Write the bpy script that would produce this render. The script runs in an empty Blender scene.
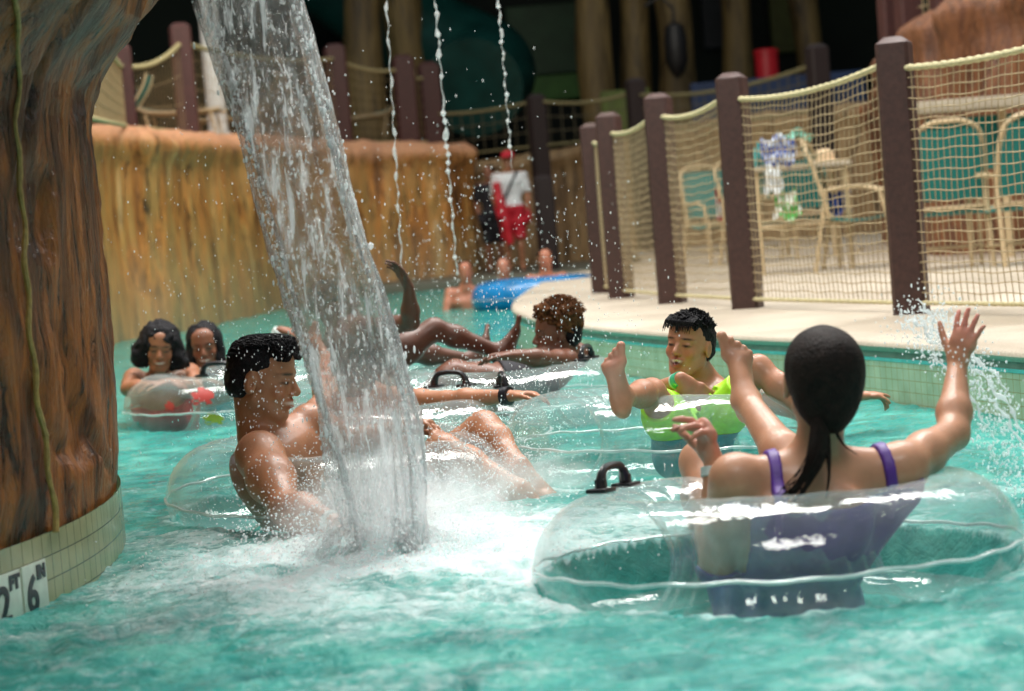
import bpy, bmesh, math, random
import numpy as np
from mathutils import Vector, Matrix
random.seed(7); rng = np.random.default_rng(7)
SC = bpy.context.scene; COL = SC.collection
V = lambda *a: np.array(a, float)
def unit(v):
    v = np.asarray(v, float); return v/(np.linalg.norm(v)+1e-12)
# ---------------------------------------------------------------- camera
F = 2000.0; CH = 0.8
PITCH = math.atan(0.06); ROLL = math.radians(4.6)
fw = V(0, math.cos(PITCH), -math.sin(PITCH)); u0 = V(0, math.sin(PITCH), math.cos(PITCH)); r0 = V(1, 0, 0)
cR = math.cos(ROLL)*r0 - math.sin(ROLL)*u0; cU = math.sin(ROLL)*r0 + math.cos(ROLL)*u0
EYE = V(0, 0, CH)
def ray(px, py): return fw + cR*(px-512)/F - cU*(py-345.5)/F
def W(px, py, y):
    d = ray(px, py); return EYE + d*(y/d[1])
def WH(px, py, h):
    d = ray(px, py); return EYE + d*((h-CH)/d[2])
def PX(p):
    q = np.asarray(p)-EYE; z = q@fw; return (512+F*(q@cR)/z, 345.5-F*(q@cU)/z)
cam = bpy.data.cameras.new('camera'); co = bpy.data.objects.new('camera', cam); COL.objects.link(co)
co.matrix_world = Matrix(((cR[0], cU[0], -fw[0], 0), (cR[1], cU[1], -fw[1], 0), (cR[2], cU[2], -fw[2], CH), (0, 0, 0, 1)))
cam.sensor_width = 36; cam.lens = F*36/1024; cam.clip_end = 200; cam.clip_start = .05
cam.dof.use_dof = True; cam.dof.focus_distance = 5.9; cam.dof.aperture_fstop = 3.3
SC.camera = co
# ---------------------------------------------------------------- object helpers
def tag(o, label=None, cat=None, group=None, kind=None):
    if label: o['label'] = label
    if cat: o['category'] = cat
    if group: o['group'] = group
    if kind: o['kind'] = kind
    return o
def link(name, me, mat=None, parent=None, smooth=True):
    o = bpy.data.objects.new(name, me); COL.objects.link(o)
    if mat:
        for m in (mat if isinstance(mat, (list, tuple)) else [mat]): me.materials.append(m)
    if parent:
        o.parent = parent
        o.matrix_parent_inverse = Matrix.Translation(-parent.location) if parent.rotation_euler.z == 0 else parent.matrix_basis.inverted()
    if smooth and len(me.polygons): me.polygons.foreach_set('use_smooth', np.ones(len(me.polygons), bool))
    return o
def empty(name, loc, label=None, cat=None, group=None):
    o = bpy.data.objects.new(name, None); COL.objects.link(o); o.location = [float(c) for c in loc]; o.empty_display_size = .1
    return tag(o, label, cat, group)
def mesh_np(v, f, name='m'):
    """v (n,3), f (m,k) uniform faces"""
    me = bpy.data.meshes.new(name); v = np.asarray(v, np.float32); f = np.asarray(f, np.int32)
    me.vertices.add(len(v)); me.vertices.foreach_set('co', v.ravel())
    k = f.shape[1]; me.loops.add(f.size); me.loops.foreach_set('vertex_index', f.ravel())
    me.polygons.add(len(f)); me.polygons.foreach_set('loop_start', np.arange(0, f.size, k, dtype=np.int32))
    me.update(calc_edges=True); me.validate(); return me
class MB:
    """collects quads/tris/ngons into one mesh"""
    def __init__(s): s.v = []; s.f = []
    def add(s, v, f):
        n = len(s.v); s.v += [tuple(map(float, p)) for p in v]; s.f += [tuple(i+n for i in q) for q in f]; return s
    def box(s, c, size, R=None, bev=0.0):
        """optionally chamfered box"""
        x, y, z = [k/2 for k in size]; b = min(bev, x*.9, y*.9, z*.9)
        bm = bmesh.new(); bmesh.ops.create_cube(bm, size=1)
        for q in bm.verts: q.co = Vector((q.co.x*2*x, q.co.y*2*y, q.co.z*2*z))
        if b > 0: bmesh.ops.bevel(bm, geom=bm.edges[:]+bm.verts[:], offset=b, segments=2, affect='EDGES', profile=.6)
        vs = np.array([q.co[:] for q in bm.verts]); bm.verts.index_update()
        fs = [tuple(q.index for q in f.verts) for f in bm.faces]; bm.free()
        if R is not None: vs = vs@np.asarray(R).T
        return s.add(vs+np.asarray(c, float), fs)
    def tube(s, pts, r, n=8, cap=True, closed=False, flat=None):
        """swept tube along pts; r scalar or list; flat=(axis vec, factor)"""
        P = [np.asarray(p, float) for p in pts]; m = len(P)
        rr = [r]*m if np.isscalar(r) else list(r)
        up = None; rings = []
        for i in range(m):
            if closed: t = unit(P[(i+1) % m]-P[i-1])
            else: t = unit(P[min(i+1, m-1)]-P[max(i-1, 0)])
            if up is None: up = V(0, 0, 1) if abs(t[2]) < .9 else V(1, 0, 0)
            a = up - t*(up@t); a = unit(a); up = a; b = np.cross(t, a)
            ring = []
            for k in range(n):
                g = 2*math.pi*k/n; o = (a*math.cos(g)+b*math.sin(g))*rr[i]
                if flat is not None: o = o-flat[0]*(o@flat[0])*(1-flat[1])
                ring.append(P[i]+o)
            rings.append(ring)
        v = [p for q in rings for p in q]; f = []
        for i in range(m if closed else m-1):
            j = (i+1) % m
            for k in range(n):
                l = (k+1) % n; f.append((i*n+k, i*n+l, j*n+l, j*n+k))
        if cap and not closed: f.append(tuple(range(n))[::-1]); f.append(tuple((m-1)*n+k for k in range(n)))
        return s.add(v, f)
    def lathe(s, prof, c=(0, 0, 0), n=24, R=None):
        v = []; f = []
        for r, z in prof:
            for k in range(n):
                g = 2*math.pi*k/n; v.append((r*math.cos(g), r*math.sin(g), z))
        for i in range(len(prof)-1):
            for k in range(n):
                l = (k+1) % n; f.append((i*n+k, i*n+l, (i+1)*n+l, (i+1)*n+k))
        f.append(tuple(range(n))[::-1]); f.append(tuple((len(prof)-1)*n+k for k in range(n)))
        v = np.array(v)
        if R is not None: v = v@np.asarray(R).T
        return s.add(v+np.asarray(c, float), f)
    def build(s, name, mat, parent=None, smooth=True):
        me = bpy.data.meshes.new(name); me.from_pydata(s.v, [], s.f); me.update()
        bm = bmesh.new(); bm.from_mesh(me); bmesh.ops.recalc_face_normals(bm, faces=bm.faces); bm.to_mesh(me); bm.free()
        o = link(name, me, mat, parent, smooth)
        if smooth:
            try: me.set_sharp_from_angle(angle=math.radians(40))
            except Exception: pass
        return o
def curve_pts(P, n=40):
    """catmull-rom through P"""
    P = [np.asarray(p, float) for p in P]; Q = [2*P[0]-P[1]]+P+[2*P[-1]-P[-2]]; out = []
    m = len(P)-1
    for i in range(n+1):
        t = i/n*m; k = min(int(t), m-1); u = t-k; a, b, c, d = Q[k:k+4]
        out.append(.5*((2*b)+(c-a)*u+(2*a-5*b+4*c-d)*u*u+(3*b-a-3*c+d)*u**3))
    return out
# ---------------------------------------------------------------- numpy noise
_perm = np.random.default_rng(3).random(4096*4)
def _h(ix, iy, iz, seed):
    n = (ix*73856093 ^ iy*19349663 ^ iz*83492791 ^ (seed*2654435)) & 0x7fffffff
    n = (n ^ (n >> 13))*1274126177 & 0x7fffffff
    return _perm[(n ^ (n >> 16)) & 16383]
def vnoise(x, y, z=0.0, seed=0):
    x, y, z = np.broadcast_arrays(np.asarray(x, float), np.asarray(y, float), np.asarray(z, float))
    ix, iy, iz = [np.floor(a).astype(np.int64) for a in (x, y, z)]
    fx, fy, fz = x-ix, y-iy, z-iz
    fx, fy, fz = [a*a*a*(a*(a*6-15)+10) for a in (fx, fy, fz)]
    r = 0
    for dx in (0, 1):
        for dy in (0, 1):
            for dz in (0, 1):
                w = (fx if dx else 1-fx)*(fy if dy else 1-fy)*(fz if dz else 1-fz)
                r = r+w*_h(ix+dx, iy+dy, iz+dz, seed)
    return r*2-1
def fbm(x, y, z=0.0, o=4, seed=0, g=.5, l=2.03):
    r = 0; a = 1; s = 0
    for i in range(o):
        r = r+a*vnoise(x, y, z, seed+i*11); s += a; a *= g; x = x*l+3.1; y = y*l-1.7; z = z*l+.9
    return r/s
# ---------------------------------------------------------------- materials
def newmat(name):
    m = bpy.data.materials.new(name); m.use_nodes = True; nt = m.node_tree; b = nt.nodes['Principled BSDF']; return m, nt, b
def sock(nt, a, b): nt.links.new(a, b)
def N(nt, t, **k):
    n = nt.nodes.new(t)
    for a, v in k.items():
        if a in ('op',): n.operation = v
        elif a == 'ins':
            for i, x in v.items(): n.inputs[i].default_value = x
        else: setattr(n, a, v)
    return n
def ramp(nt, fac, stops):
    r = N(nt, 'ShaderNodeValToRGB'); e = r.color_ramp.elements
    while len(e) > 1: e.remove(e[0])
    for i, (p, c) in enumerate(stops):
        q = e[0] if i == 0 else e.new(p)
        q.position = p; q.color = (c[0], c[1], c[2], 1) if not np.isscalar(c) else (c, c, c, 1)
    sock(nt, fac, r.inputs[0]); return r.outputs[0]
def coords(nt, scale=(1, 1, 1), out='Object'):
    t = N(nt, 'ShaderNodeTexCoord'); m = N(nt, 'ShaderNodeMapping'); m.inputs['Scale'].default_value = scale
    sock(nt, t.outputs[out], m.inputs[0]); return m.outputs[0]
def noise(nt, vec, scale, detail=4, rough=.55, dist=0.0):
    n = N(nt, 'ShaderNodeTexNoise'); n.inputs['Scale'].default_value = scale; n.inputs['Detail'].default_value = detail
    n.inputs['Roughness'].default_value = rough; n.inputs['Distortion'].default_value = dist; sock(nt, vec, n.inputs['Vector']); return n.outputs['Fac']
def bump(nt, b, h, strength=.3, dist=.01):
    n = N(nt, 'ShaderNodeBump'); n.inputs['Strength'].default_value = strength; n.inputs['Distance'].default_value = dist
    sock(nt, h, n.inputs['Height']); sock(nt, n.outputs[0], b.inputs['Normal']); return n
def mixc(nt, fac, a, b, blend='MIX'):
    n = N(nt, 'ShaderNodeMix', data_type='RGBA', blend_type=blend)
    for s, x in ((n.inputs['Factor'], fac), (n.inputs[6], a), (n.inputs[7], b)):
        if hasattr(x, 'links') or isinstance(x, bpy.types.NodeSocket): sock(nt, x, s)
        elif np.isscalar(x): s.default_value = x
        else: s.default_value = (x[0], x[1], x[2], 1)
    return n.outputs[2]
def math_(nt, op, a, b=None, clamp=False):
    n = N(nt, 'ShaderNodeMath', operation=op, use_clamp=clamp)
    for i, x in enumerate((a, b)):
        if x is None: continue
        if isinstance(x, bpy.types.NodeSocket): sock(nt, x, n.inputs[i])
        else: n.inputs[i].default_value = x
    return n.outputs[0]
def simple(name, col, rough=.5, var=.12, scale=20, bmp=0.0, metal=0, spec=.5, coat=0):
    m, nt, b = newmat(name); v = coords(nt); f = noise(nt, v, scale)
    c2 = [max(0, c*(1-var)) for c in col]; c1 = [min(1, c*(1+var)) for c in col]
    sock(nt, ramp(nt, f, [(.3, c2), (.7, c1)]), b.inputs['Base Color'])
    b.inputs['Roughness'].default_value = rough; b.inputs['Metallic'].default_value = metal
    b.inputs['Specular IOR Level'].default_value = spec; b.inputs['Coat Weight'].default_value = coat
    if bmp: bump(nt, b, noise(nt, v, scale*4), bmp, .005)
    return m
M = {}
def skin_mat(name, tone=1.0, rough=.48):
    m, nt, b = newmat(name)
    a = N(nt, 'ShaderNodeAttribute', attribute_name='Col'); v = coords(nt)
    n1 = noise(nt, v, 18, 5); n2 = noise(nt, v, 160, 3)
    c = mixc(nt, 1.0, a.outputs['Color'], ramp(nt, n1, [(.3, (.86, .84, .84)), (.7, (1.1, 1.06, 1.04))]), 'MULTIPLY')
    sock(nt, c, b.inputs['Base Color'])
    b.inputs['Subsurface Weight'].default_value = .15; b.inputs['Subsurface Scale'].default_value = .012
    b.inputs['Subsurface Radius'].default_value = (1, .35, .2)
    sock(nt, ramp(nt, n2, [(.35, rough-.14), (.65, rough+.12)]), b.inputs['Roughness'])
    b.inputs['Specular IOR Level'].default_value = .42
    b.inputs['Coat Weight'].default_value = .12; b.inputs['Coat Roughness'].default_value = .12
    bump(nt, b, n2, .12, .003); return m
M['skin'] = skin_mat('wet_skin')
def hair_mat(name, c1, c2, rough=.28):
    m, nt, b = newmat(name); v = coords(nt)
    sock(nt, ramp(nt, noise(nt, v, 60, 4), [(.3, c1), (.7, c2)]), b.inputs['Base Color'])
    b.inputs['Roughness'].default_value = rough+.25; b.inputs['Specular IOR Level'].default_value = .16; bump(nt, b, noise(nt, v, 170, 4), .9, .006); return m
M['hair_black'] = hair_mat('wet_black_hair', (.004, .004, .006), (.014, .012, .014), .3)
M['hair_brown'] = hair_mat('dark_brown_hair', (.006, .004, .003), (.02, .011, .008), .38)
M['hair_rust'] = hair_mat('rust_brown_curls', (.03, .012, .006), (.22, .085, .03), .6)
def cloth_mat(name, col, rough=.6, var=.15):
    return simple(name, col, rough, var, 35, .15)
M['purple'] = cloth_mat('purple_swimsuit', (.032, .004, .20), .5)
M['purple_strap'] = cloth_mat('purple_strap', (.085, .022, .24), .5)
M['lime'] = cloth_mat('lime_shorts', (.42, .85, .02), .5)
M['teal_cloth'] = cloth_mat('teal_shorts', (.0, .28, .36), .55)
M['navy'] = cloth_mat('navy_shorts', (.012, .014, .04), .5)
M['orange'] = cloth_mat('orange_top', (.85, .11, .02), .5)
M['white_cloth'] = cloth_mat('white_shirt', (.78, .8, .84), .8)
M['red_cloth'] = cloth_mat('red_shorts', (.5, .012, .03), .7)
M['dark_cloth'] = cloth_mat('dark_shirt', (.015, .014, .02), .8)
M['blackplastic'] = simple('black_plastic', (.012, .012, .014), .35, .2, 30)
M['band_white'] = simple('white_band', (.6, .68, .66), .35)
M['band_green'] = simple('green_band', (.05, .4, .22), .4)
M['watch'] = simple('black_watch', (.015, .015, .02), .3)
# ---------------------------------------------------------------- implicit bodies
class Body:
    def __init__(s): s.p = []; s.paint = []
    def rc(s, a, b, ra, rb, k=.02, flat=None, op='+'):
        s.p.append(('rc', np.asarray(a, float), np.asarray(b, float), ra, rb, k, flat, op)); return s
    def el(s, c, r, R=None, k=.02, op='+'):
        s.p.append(('el', np.asarray(c, float), np.asarray(r, float), np.eye(3) if R is None else np.asarray(R, float), 0, k, None, op)); return s
    def bbox(s):
        lo = V(9, 9, 9)*9; hi = -lo
        for q in s.p:
            if q[7] != '+': continue
            if q[0] == 'rc':
                m = max(q[3], q[4]); lo = np.minimum(lo, np.minimum(q[1], q[2])-m); hi = np.maximum(hi, np.maximum(q[1], q[2])+m)
            else:
                e = np.sqrt(((q[3]*q[2])**2).sum(1)); lo = np.minimum(lo, q[1]-e); hi = np.maximum(hi, q[1]+e)
        return lo-.04, hi+.04
    def field(s, lo, n, h):
        F_ = np.full(n, .08, np.float32)
        for q in s.p:
            k = q[5]; mg = k+.03
            if q[0] == 'rc': m = max(q[3], q[4]); a = np.minimum(q[1], q[2])-m-mg; b = np.maximum(q[1], q[2])+m+mg
            else: e = np.sqrt(((q[3]*q[2])**2).sum(1)); a = q[1]-e-mg; b = q[1]+e+mg
            i0 = np.maximum(0, np.floor((a-lo)/h).astype(int)); i1 = np.minimum(n, np.ceil((b-lo)/h).astype(int)+1)
            if (i1 <= i0).any(): continue
            ax = [(lo[d]+h*np.arange(i0[d], i1[d])).astype(np.float32) for d in range(3)]
            X, Y, Z = ax[0][:, None, None], ax[1][None, :, None], ax[2][None, None, :]
            if q[0] == 'rc':
                A, B = q[1], q[2]; ab = B-A; L2 = float(ab@ab)+1e-9
                x, y, z = X-A[0], Y-A[1], Z-A[2]
                t = np.clip((x*ab[0]+y*ab[1]+z*ab[2])/L2, 0, 1)
                x = x-t*ab[0]; y = y-t*ab[1]; z = z-t*ab[2]
                if q[6] is not None:
                    ax_, f_ = q[6]; dd = x*ax_[0]+y*ax_[1]+z*ax_[2]
                    d2 = x*x+y*y+z*z+dd*dd*(1/f_**2-1)
                    rr = q[3]+t*(q[4]-q[3]); L = np.sqrt(d2)
                    g = np.sqrt(np.maximum(x*x+y*y+z*z+dd*dd*(1/f_**4-1), 1e-12))/np.maximum(L, 1e-6)
                    d = (L-rr)/np.maximum(g, 1)
                else: d = np.sqrt(x*x+y*y+z*z)-(q[3]+t*(q[4]-q[3]))
            else:
                c, r, R = q[1], q[2], q[3]; x, y, z = X-c[0], Y-c[1], Z-c[2]
                l = [x*R[0, i]+y*R[1, i]+z*R[2, i] for i in range(3)]
                k0 = np.sqrt(sum((l[i]/r[i])**2 for i in range(3))); k1 = np.sqrt(sum((l[i]/r[i]**2)**2 for i in range(3)))
                d = k0*(k0-1)/np.maximum(k1, 1e-6)
            sl = tuple(slice(i0[i], i1[i]) for i in range(3)); f = F_[sl]
            if q[7] == '+':
                w = np.clip(.5+.5*(f-d)/k, 0, 1); F_[sl] = f*(1-w)+d*w-k*w*(1-w)
            else:
                w = np.clip(.5-.5*(f+d)/k, 0, 1); F_[sl] = f*(1-w)+(-d)*w+k*w*(1-w)
        return F_
def surface_nets(F_, lo, h):
    n = F_.shape; S = F_ < 0
    c = [S[a:n[0]-1+a, b:n[1]-1+b, d:n[2]-1+d] for a in (0, 1) for b in (0, 1) for d in (0, 1)]
    al = c[0].copy(); an = c[0].copy()
    for q in c[1:]: al &= q; an |= q
    I = np.argwhere(an & ~al)
    if len(I) == 0: return np.zeros((0, 3)), np.zeros((0, 4), int)
    idx = -np.ones((n[0]-1, n[1]-1, n[2]-1), np.int32); idx[tuple(I.T)] = np.arange(len(I))
    off = np.array([(a, b, d) for a in (0, 1) for b in (0, 1) for d in (0, 1)])
    val = np.stack([F_[tuple((I+o).T)] for o in off], 1)
    acc = np.zeros((len(I), 3)); cnt = np.zeros(len(I))
    for i in range(8):
        for j in range(i+1, 8):
            if np.abs(off[i]-off[j]).sum() != 1: continue
            a, b = val[:, i], val[:, j]; cr = (a < 0) != (b < 0)
            t = np.where(cr, a/np.where(cr, a-b, 1), 0)[:, None]
            acc += np.where(cr[:, None], off[i]+t*(off[j]-off[i]), 0); cnt += cr
    P = lo+h*(I+acc/np.maximum(cnt, 1)[:, None])
    faces = []
    for ax in range(3):
        sl0 = [slice(None)]*3; sl1 = [slice(None)]*3; sl0[ax] = slice(0, -1); sl1[ax] = slice(1, None)
        A = S[tuple(sl0)]; B = S[tuple(sl1)]; E = np.argwhere(A != B)
        u, v = (ax+1) % 3, (ax+2) % 3
        ok = (E[:, u] > 0) & (E[:, v] > 0) & (E[:, u] < n[u]-1) & (E[:, v] < n[v]-1); E = E[ok]
        def at(du, dv):
            Q = E.copy(); Q[:, u] += du; Q[:, v] += dv; return idx[tuple(Q.T)]
        q = np.stack([at(-1, -1), at(0, -1), at(0, 0), at(-1, 0)], 1)
        s = A[tuple(E.T)]; q[~s] = q[~s][:, ::-1]; faces.append(q)
    return P, np.concatenate(faces)
def relax(P, Fc, it=1, lam=.5):
    e = np.concatenate([Fc[:, [0, 1]], Fc[:, [1, 2]], Fc[:, [2, 3]], Fc[:, [3, 0]]]); 
    for _ in range(it):
        acc = np.zeros_like(P); cn = np.bincount(e[:, 0], minlength=len(P))+np.bincount(e[:, 1], minlength=len(P))
        for d in range(3):
            acc[:, d] = np.bincount(e[:, 0], P[e[:, 1], d], len(P))+np.bincount(e[:, 1], P[e[:, 0], d], len(P))
        P = P*(1-lam)+lam*acc/np.maximum(cn, 1)[:, None]
    return P
def mesh_field(F_, lo, h, name, mat, parent=None, color=None, disp=None, it=1):
    P, Fc = surface_nets(F_, lo, h); P = relax(P, Fc, it)
    if disp is not None: P = disp(P)
    me = mesh_np(P, Fc, name)
    if color is not None:
        c = color(P); a = me.color_attributes.new('Col', 'FLOAT_COLOR', 'POINT')
        a.data.foreach_set('color', np.concatenate([c, np.ones((len(c), 1))], 1).astype(np.float32).ravel())
    return link(name, me, mat, parent)
def frame(fwd, up):
    f = unit(fwd); r = unit(np.cross(f, up)); u = np.cross(r, f); return np.stack([r, f, u], 1)   # columns right, forward, up
def head(b, c, R, s=1.0, mouth='smile', neck=None, ear=True, female=False):
    """head in local axes x right, y forward, z up; s=1 is a 23 cm head"""
    T = lambda x, y, z: c+R@(V(x, y, z)*s)
    j = .92 if female else 1.0
    b.el(T(0, -.014, .03), V(.076, .096, .086)*s, R, .02)
    b.el(T(0, .032, -.022), V(.061*j, .058, .085)*s, R, .03*s)
    for q in (-1, 1):
        b.rc(T(q*.052*j, .0, -.052), T(q*.022*j, .062, -.094), .017*s, .017*s, .02*s)
        b.el(T(q*.038, .066, -.024), V(.021, .016, .02)*s, R, .016*s)
        b.rc(T(q*.012, .087, .026), T(q*.047, .070, .024), .010*s, .008*s, .014*s)
    b.el(T(0, .066, -.095), V(.024, .018, .017)*s, R, .016*s)
    b.el(T(0, .05, .06), V(.055, .035, .04)*s, R, .03*s)
    b.rc(T(0, .086, .018), T(0, .108, -.024), .007*s, .0125*s, .009*s)
    for q in (-1, 1): b.el(T(q*.0125, .098, -.029), V(.0085, .010, .0075)*s, R, .005*s)
    for q in (-1, 1):
        b.el(T(q*.032, .098, .002), V(.018, .013, .0105)*s, R, .009*s, '-')
        b.el(T(q*.031, .077, .001), V(.0135, .0135, .0125)*s, R, .002*s)
        b.rc(T(q*.019, .089, .008), T(q*.044, .082, .008), .0035*s, .0035*s, .004*s)
    b.el(T(0, .078, -.058), V(.03, .02, .02)*s, R, .012*s)
    w = .026 if mouth != 'closed' else .02; up = .007 if mouth != 'closed' else 0
    if mouth == 'laugh':
        b.el(T(0, .098, -.060), V(.025, .016, .0115)*s, R, .003*s, '-')
        b.el(T(0, .084, -.0545), V(.021, .011, .0055)*s, R, .002*s)
    for (zz, rr) in ((-.0485, .0045), (-.0655 if mouth != 'laugh' else -.0735, .0055)):
        p0 = T(-w, .082, -.057+up); p1 = T(0, .0965, zz); p2 = T(w, .082, -.057+up)
        b.rc(p0, p1, rr*.6*s, rr*s, .004*s); b.rc(p1, p2, rr*s, rr*.6*s, .004*s)
    if ear:
        for q in (-1, 1):
            b.el(T(q*.079, -.006, -.006), V(.009, .019, .032)*s, R, .006*s)
            b.el(T(q*.088, .000, -.004), V(.006, .010, .018)*s, R, .004*s, '-')
    if neck is not None: b.rc(T(0, -.022, -.055), neck, .054*s*(.9 if female else 1.05), .058*s*(.92 if female else 1.12), .03*s)
def face_paint(c, R, s, base, mouth='smile', brow=(.02, .012, .01)):
    base = np.asarray(base)
    def f(P, C):
        L = ((P-c)@R)/s; x, y, z = L.T; fr = y > .035
        def put(m, col, w=1.0):
            m = np.clip(m, 0, 1)[:, None]*w; C[:] = C*(1-m)+np.asarray(col)*m
        E = lambda cx, cz, rx, rz: np.where(fr, np.clip(1.6-1.2*np.sqrt(((np.abs(x)-cx)/rx)**2+((z-cz)/rz)**2), 0, 1), 0)
        put(E(.033, .027, .021, .0045), brow)
        put(E(.040, -.025, .02, .016), base*V(1.15, .8, .75), .5)
        put(E(.0315, .0015, .0165, .0048), (.03, .015, .012))
        if mouth == 'laugh':
            put(E(0, -.061, .025, .0125), (.12, .015, .015)); put(E(0, -.0555, .02, .0062), (.85, .82, .76))
        elif mouth == 'smile':
            put(E(0, -.057, .024, .0045), (.8, .76, .7)); 
        put(E(0, -.0475, .026, .004), base*V(.95, .5, .5), .8); put(E(0, -.068 if mouth != 'laugh' else -.0745, .022, .0045), base*V(1.0, .5, .5), .8)
        return C
    return f
def hand(b, w, d, n, thumb, s=1.0, curl=(.35, .35, .3), spread=.12, tcurl=.3):
    """w wrist, d towards the fingers, n palm normal, thumb +1/-1 side of cross(d,n)"""
    d = unit(d); n = unit(n-d*(n@d)); t = np.cross(d, n)*thumb
    b.rc(w, w+d*.03*s, .0235*s, .028*s, .01, (n, .72))
    b.rc(w+d*.03*s+t*.004*s, w+d*.078*s+t*.002*s, .031*s, .037*s, .012, (n, .38))
    b.rc(w+d*.07*s-t*.026*s, w+d*.07*s+t*.026*s, .0145*s, .0145*s, .01, (n, .85))
    b.el(w+d*.035*s+t*.022*s+n*.006*s, V(.017, .017, .028)*s, frame(n, d), .01)
    cu = list(curl) if not np.isscalar(curl[0]) else [curl]*4
    for i, (o, L, r) in enumerate(((.029, .072, .0088), (.0095, .080, .0092), (-.0105, .075, .0088), (-.029, .060, .0078))):
        p = w+d*(.086-.004*abs(i-1))*s+t*o*s; sp = spread*(1-i*.68); a = 0
        for j, fr in enumerate((.46, .30, .24)):
            a += cu[i][j]; dd = (d*math.cos(sp)+t*math.sin(sp))*math.cos(a)+n*math.sin(a)
            q = p+dd*L*fr*s; b.rc(p, q, (r-.0006*j)*s, (r-.0006*(j+1))*s, .0035 if j else .006); p = q
    p = w+d*.028*s+t*.028*s+n*.004*s; dd = unit(d*.75+t*.75+n*tcurl*.5)
    for j, (L, ra) in enumerate(((.040, .0125), (.032, .0105), (.026, .0092))):
        q = p+dd*L*s; b.rc(p, q, ra*s, (ra-.001)*s, .008 if j == 0 else .004); p = q; dd = unit(dd-t*tcurl*.5+n*tcurl*.35+d*.1)
def foot(b, a, f, u, side=1, s=1.0):
    """a ankle, f heel->toe, u towards the instep; side +1: big toe on cross(f,u) side"""
    f = unit(f); u = unit(u-f*(u@f)); t = np.cross(f, u)*side
    b.el(a-u*.045*s-f*.030*s, V(.029, .036, .032)*s, frame(f, u), .02)
    b.rc(a-u*.005*s, a+f*.10*s-u*.048*s+t*.004*s, .037*s, .026*s, .03, (t, .95))
    b.rc(a-u*.05*s-f*.02*s-t*.010*s, a+f*.12*s-u*.058*s-t*.018*s, .024*s, .020*s, .02)
    b.rc(a+f*.118*s-u*.056*s-t*.024*s, a+f*.135*s-u*.056*s+t*.022*s, .0195*s, .0215*s, .02, (u, .85))
    for q in (-1, 1): b.el(a+t*q*.03*s-f*.002*s, V(.012, .014, .016)*s, frame(f, u), .012)
    for i, (o, L, r) in enumerate(((.027, .046, .0135), (.008, .040, .0098), (-.007, .034, .0092), (-.021, .028, .0088), (-.034, .021, .0085))):
        p = a+f*(.142-.012*i*.7)*s-u*.054*s+t*o*s; q = p+(f+t*(.10-.07*i))*L*s+u*.002*s
        b.rc(p, q, r*s, r*1.02*s, .0045); b.el(q, V(r, r, r)*1.12*s, None, .004)
def limb(b, A, B, C, r, k=.02, bulge=True):
    """two-segment limb; r=(root, mid upper, joint, mid lower, end)"""
    A, B, C = map(np.asarray, (A, B, C)); m = A+(B-A)*.45; n = B+(C-B)*.32
    b.rc(A, m, r[0], r[1], k); b.rc(m, B, r[1], r[2], k); b.rc(B, n, r[2]*.98, r[3], k); b.rc(n, C, r[3], r[4], k)
def torso(b, P, C, NB, shL, shR, hipL, hipR, front, s=1.0, male=True, g=1.0):
    """P pelvis, C chest, NB neck base; L/R the person's own sides"""
    lat = unit(shL-shR); up = unit(NB-P); fr = unit(front-up*(front@up)); R1 = frame(fr, unit(NB-C)); hl = unit(hipL-hipR)
    b.el(P, V(.155, .115, .115)*s*g, frame(fr, unit(C-P)), .05)
    b.rc(P+(C-P)*.1, P+(C-P)*.8, .132*s*g, .135*s*g, .05, (fr, .74))
    b.el(C+fr*.0, V(.155 if male else .135, .108, .165)*s*g, R1, .04)
    b.rc(shR+(C-shR)*.22, shL+(C-shL)*.22, .058*s*g, .058*s*g, .04)
    b.rc(shR, NB-up*.03*s, .036*s*g, .046*s*g, .035); b.rc(shL, NB-up*.03*s, .036*s*g, .046*s*g, .035)
    for q in (shL, shR): b.el(q, V(.058, .058, .062)*s*g, None, .03)
    for h, sg in ((shL, 1), (shR, -1)):
        if male: b.el(C+fr*.078*s+lat*sg*.068*s+up*.055*s, V(.078, .036, .058)*s*g, R1, .02)
        else: b.el(C+fr*.088*s+lat*sg*.065*s+up*.01*s, V(.058, .05, .056)*s*g, R1, .02)
        b.el(C-fr*.07*s+lat*sg*.075*s+up*.05*s, V(.06, .03, .085)*s*g, R1, .03)
        b.rc(C+lat*sg*.1*s-up*.12*s, h-up*.07*s, .05*s*g, .045*s*g, .04)
    b.el(P-fr*.06*s+hl*.07*s-up*.04*s, V(.08, .08, .08)*s*g, None, .03); b.el(P-fr*.06*s-hl*.07*s-up*.04*s, V(.08, .08, .08)*s*g, None, .03)
ARM = lambda s, m=1: [x*s for x in (.050*m, .048*m, .037, .040*m, .0235)]
LEG = lambda s, m=1: [x*s for x in (.088*m, .078*m, .052, .053*m, .034)]
def painter(base, items=()):
    base = np.asarray(base, float)
    def f(P):
        C = np.tile(base, (len(P), 1))
        for it in items: C = it(P, C)
        return np.clip(C, 0, 1)
    return f
def spot(c, r, col, w=1.0):
    def f(P, C):
        d = np.clip(1.5-np.linalg.norm(P-c, axis=1)/r, 0, 1)[:, None]*w; return C*(1-d)+np.asarray(col)*d
    return f
def grid_for(b, h, pad=0.0):
    lo, hi = b.bbox(); lo = lo-pad; hi = hi+pad; n = np.ceil((hi-lo)/h).astype(int)+1; return lo, n
def xyz(lo, n, h):
    return [(lo[d]+h*np.arange(n[d])).astype(np.float32).reshape([-1 if i == d else 1 for i in range(3)]) for d in range(3)]
def body_mesh(b, h, name, parent, base, items=(), it=1):
    lo, n = grid_for(b, h); F_ = b.field(lo, n, h)
    o = mesh_field(F_, lo, h, name, M['skin'], parent, painter(base, items), it=it); return F_, lo, n, h, o
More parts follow.
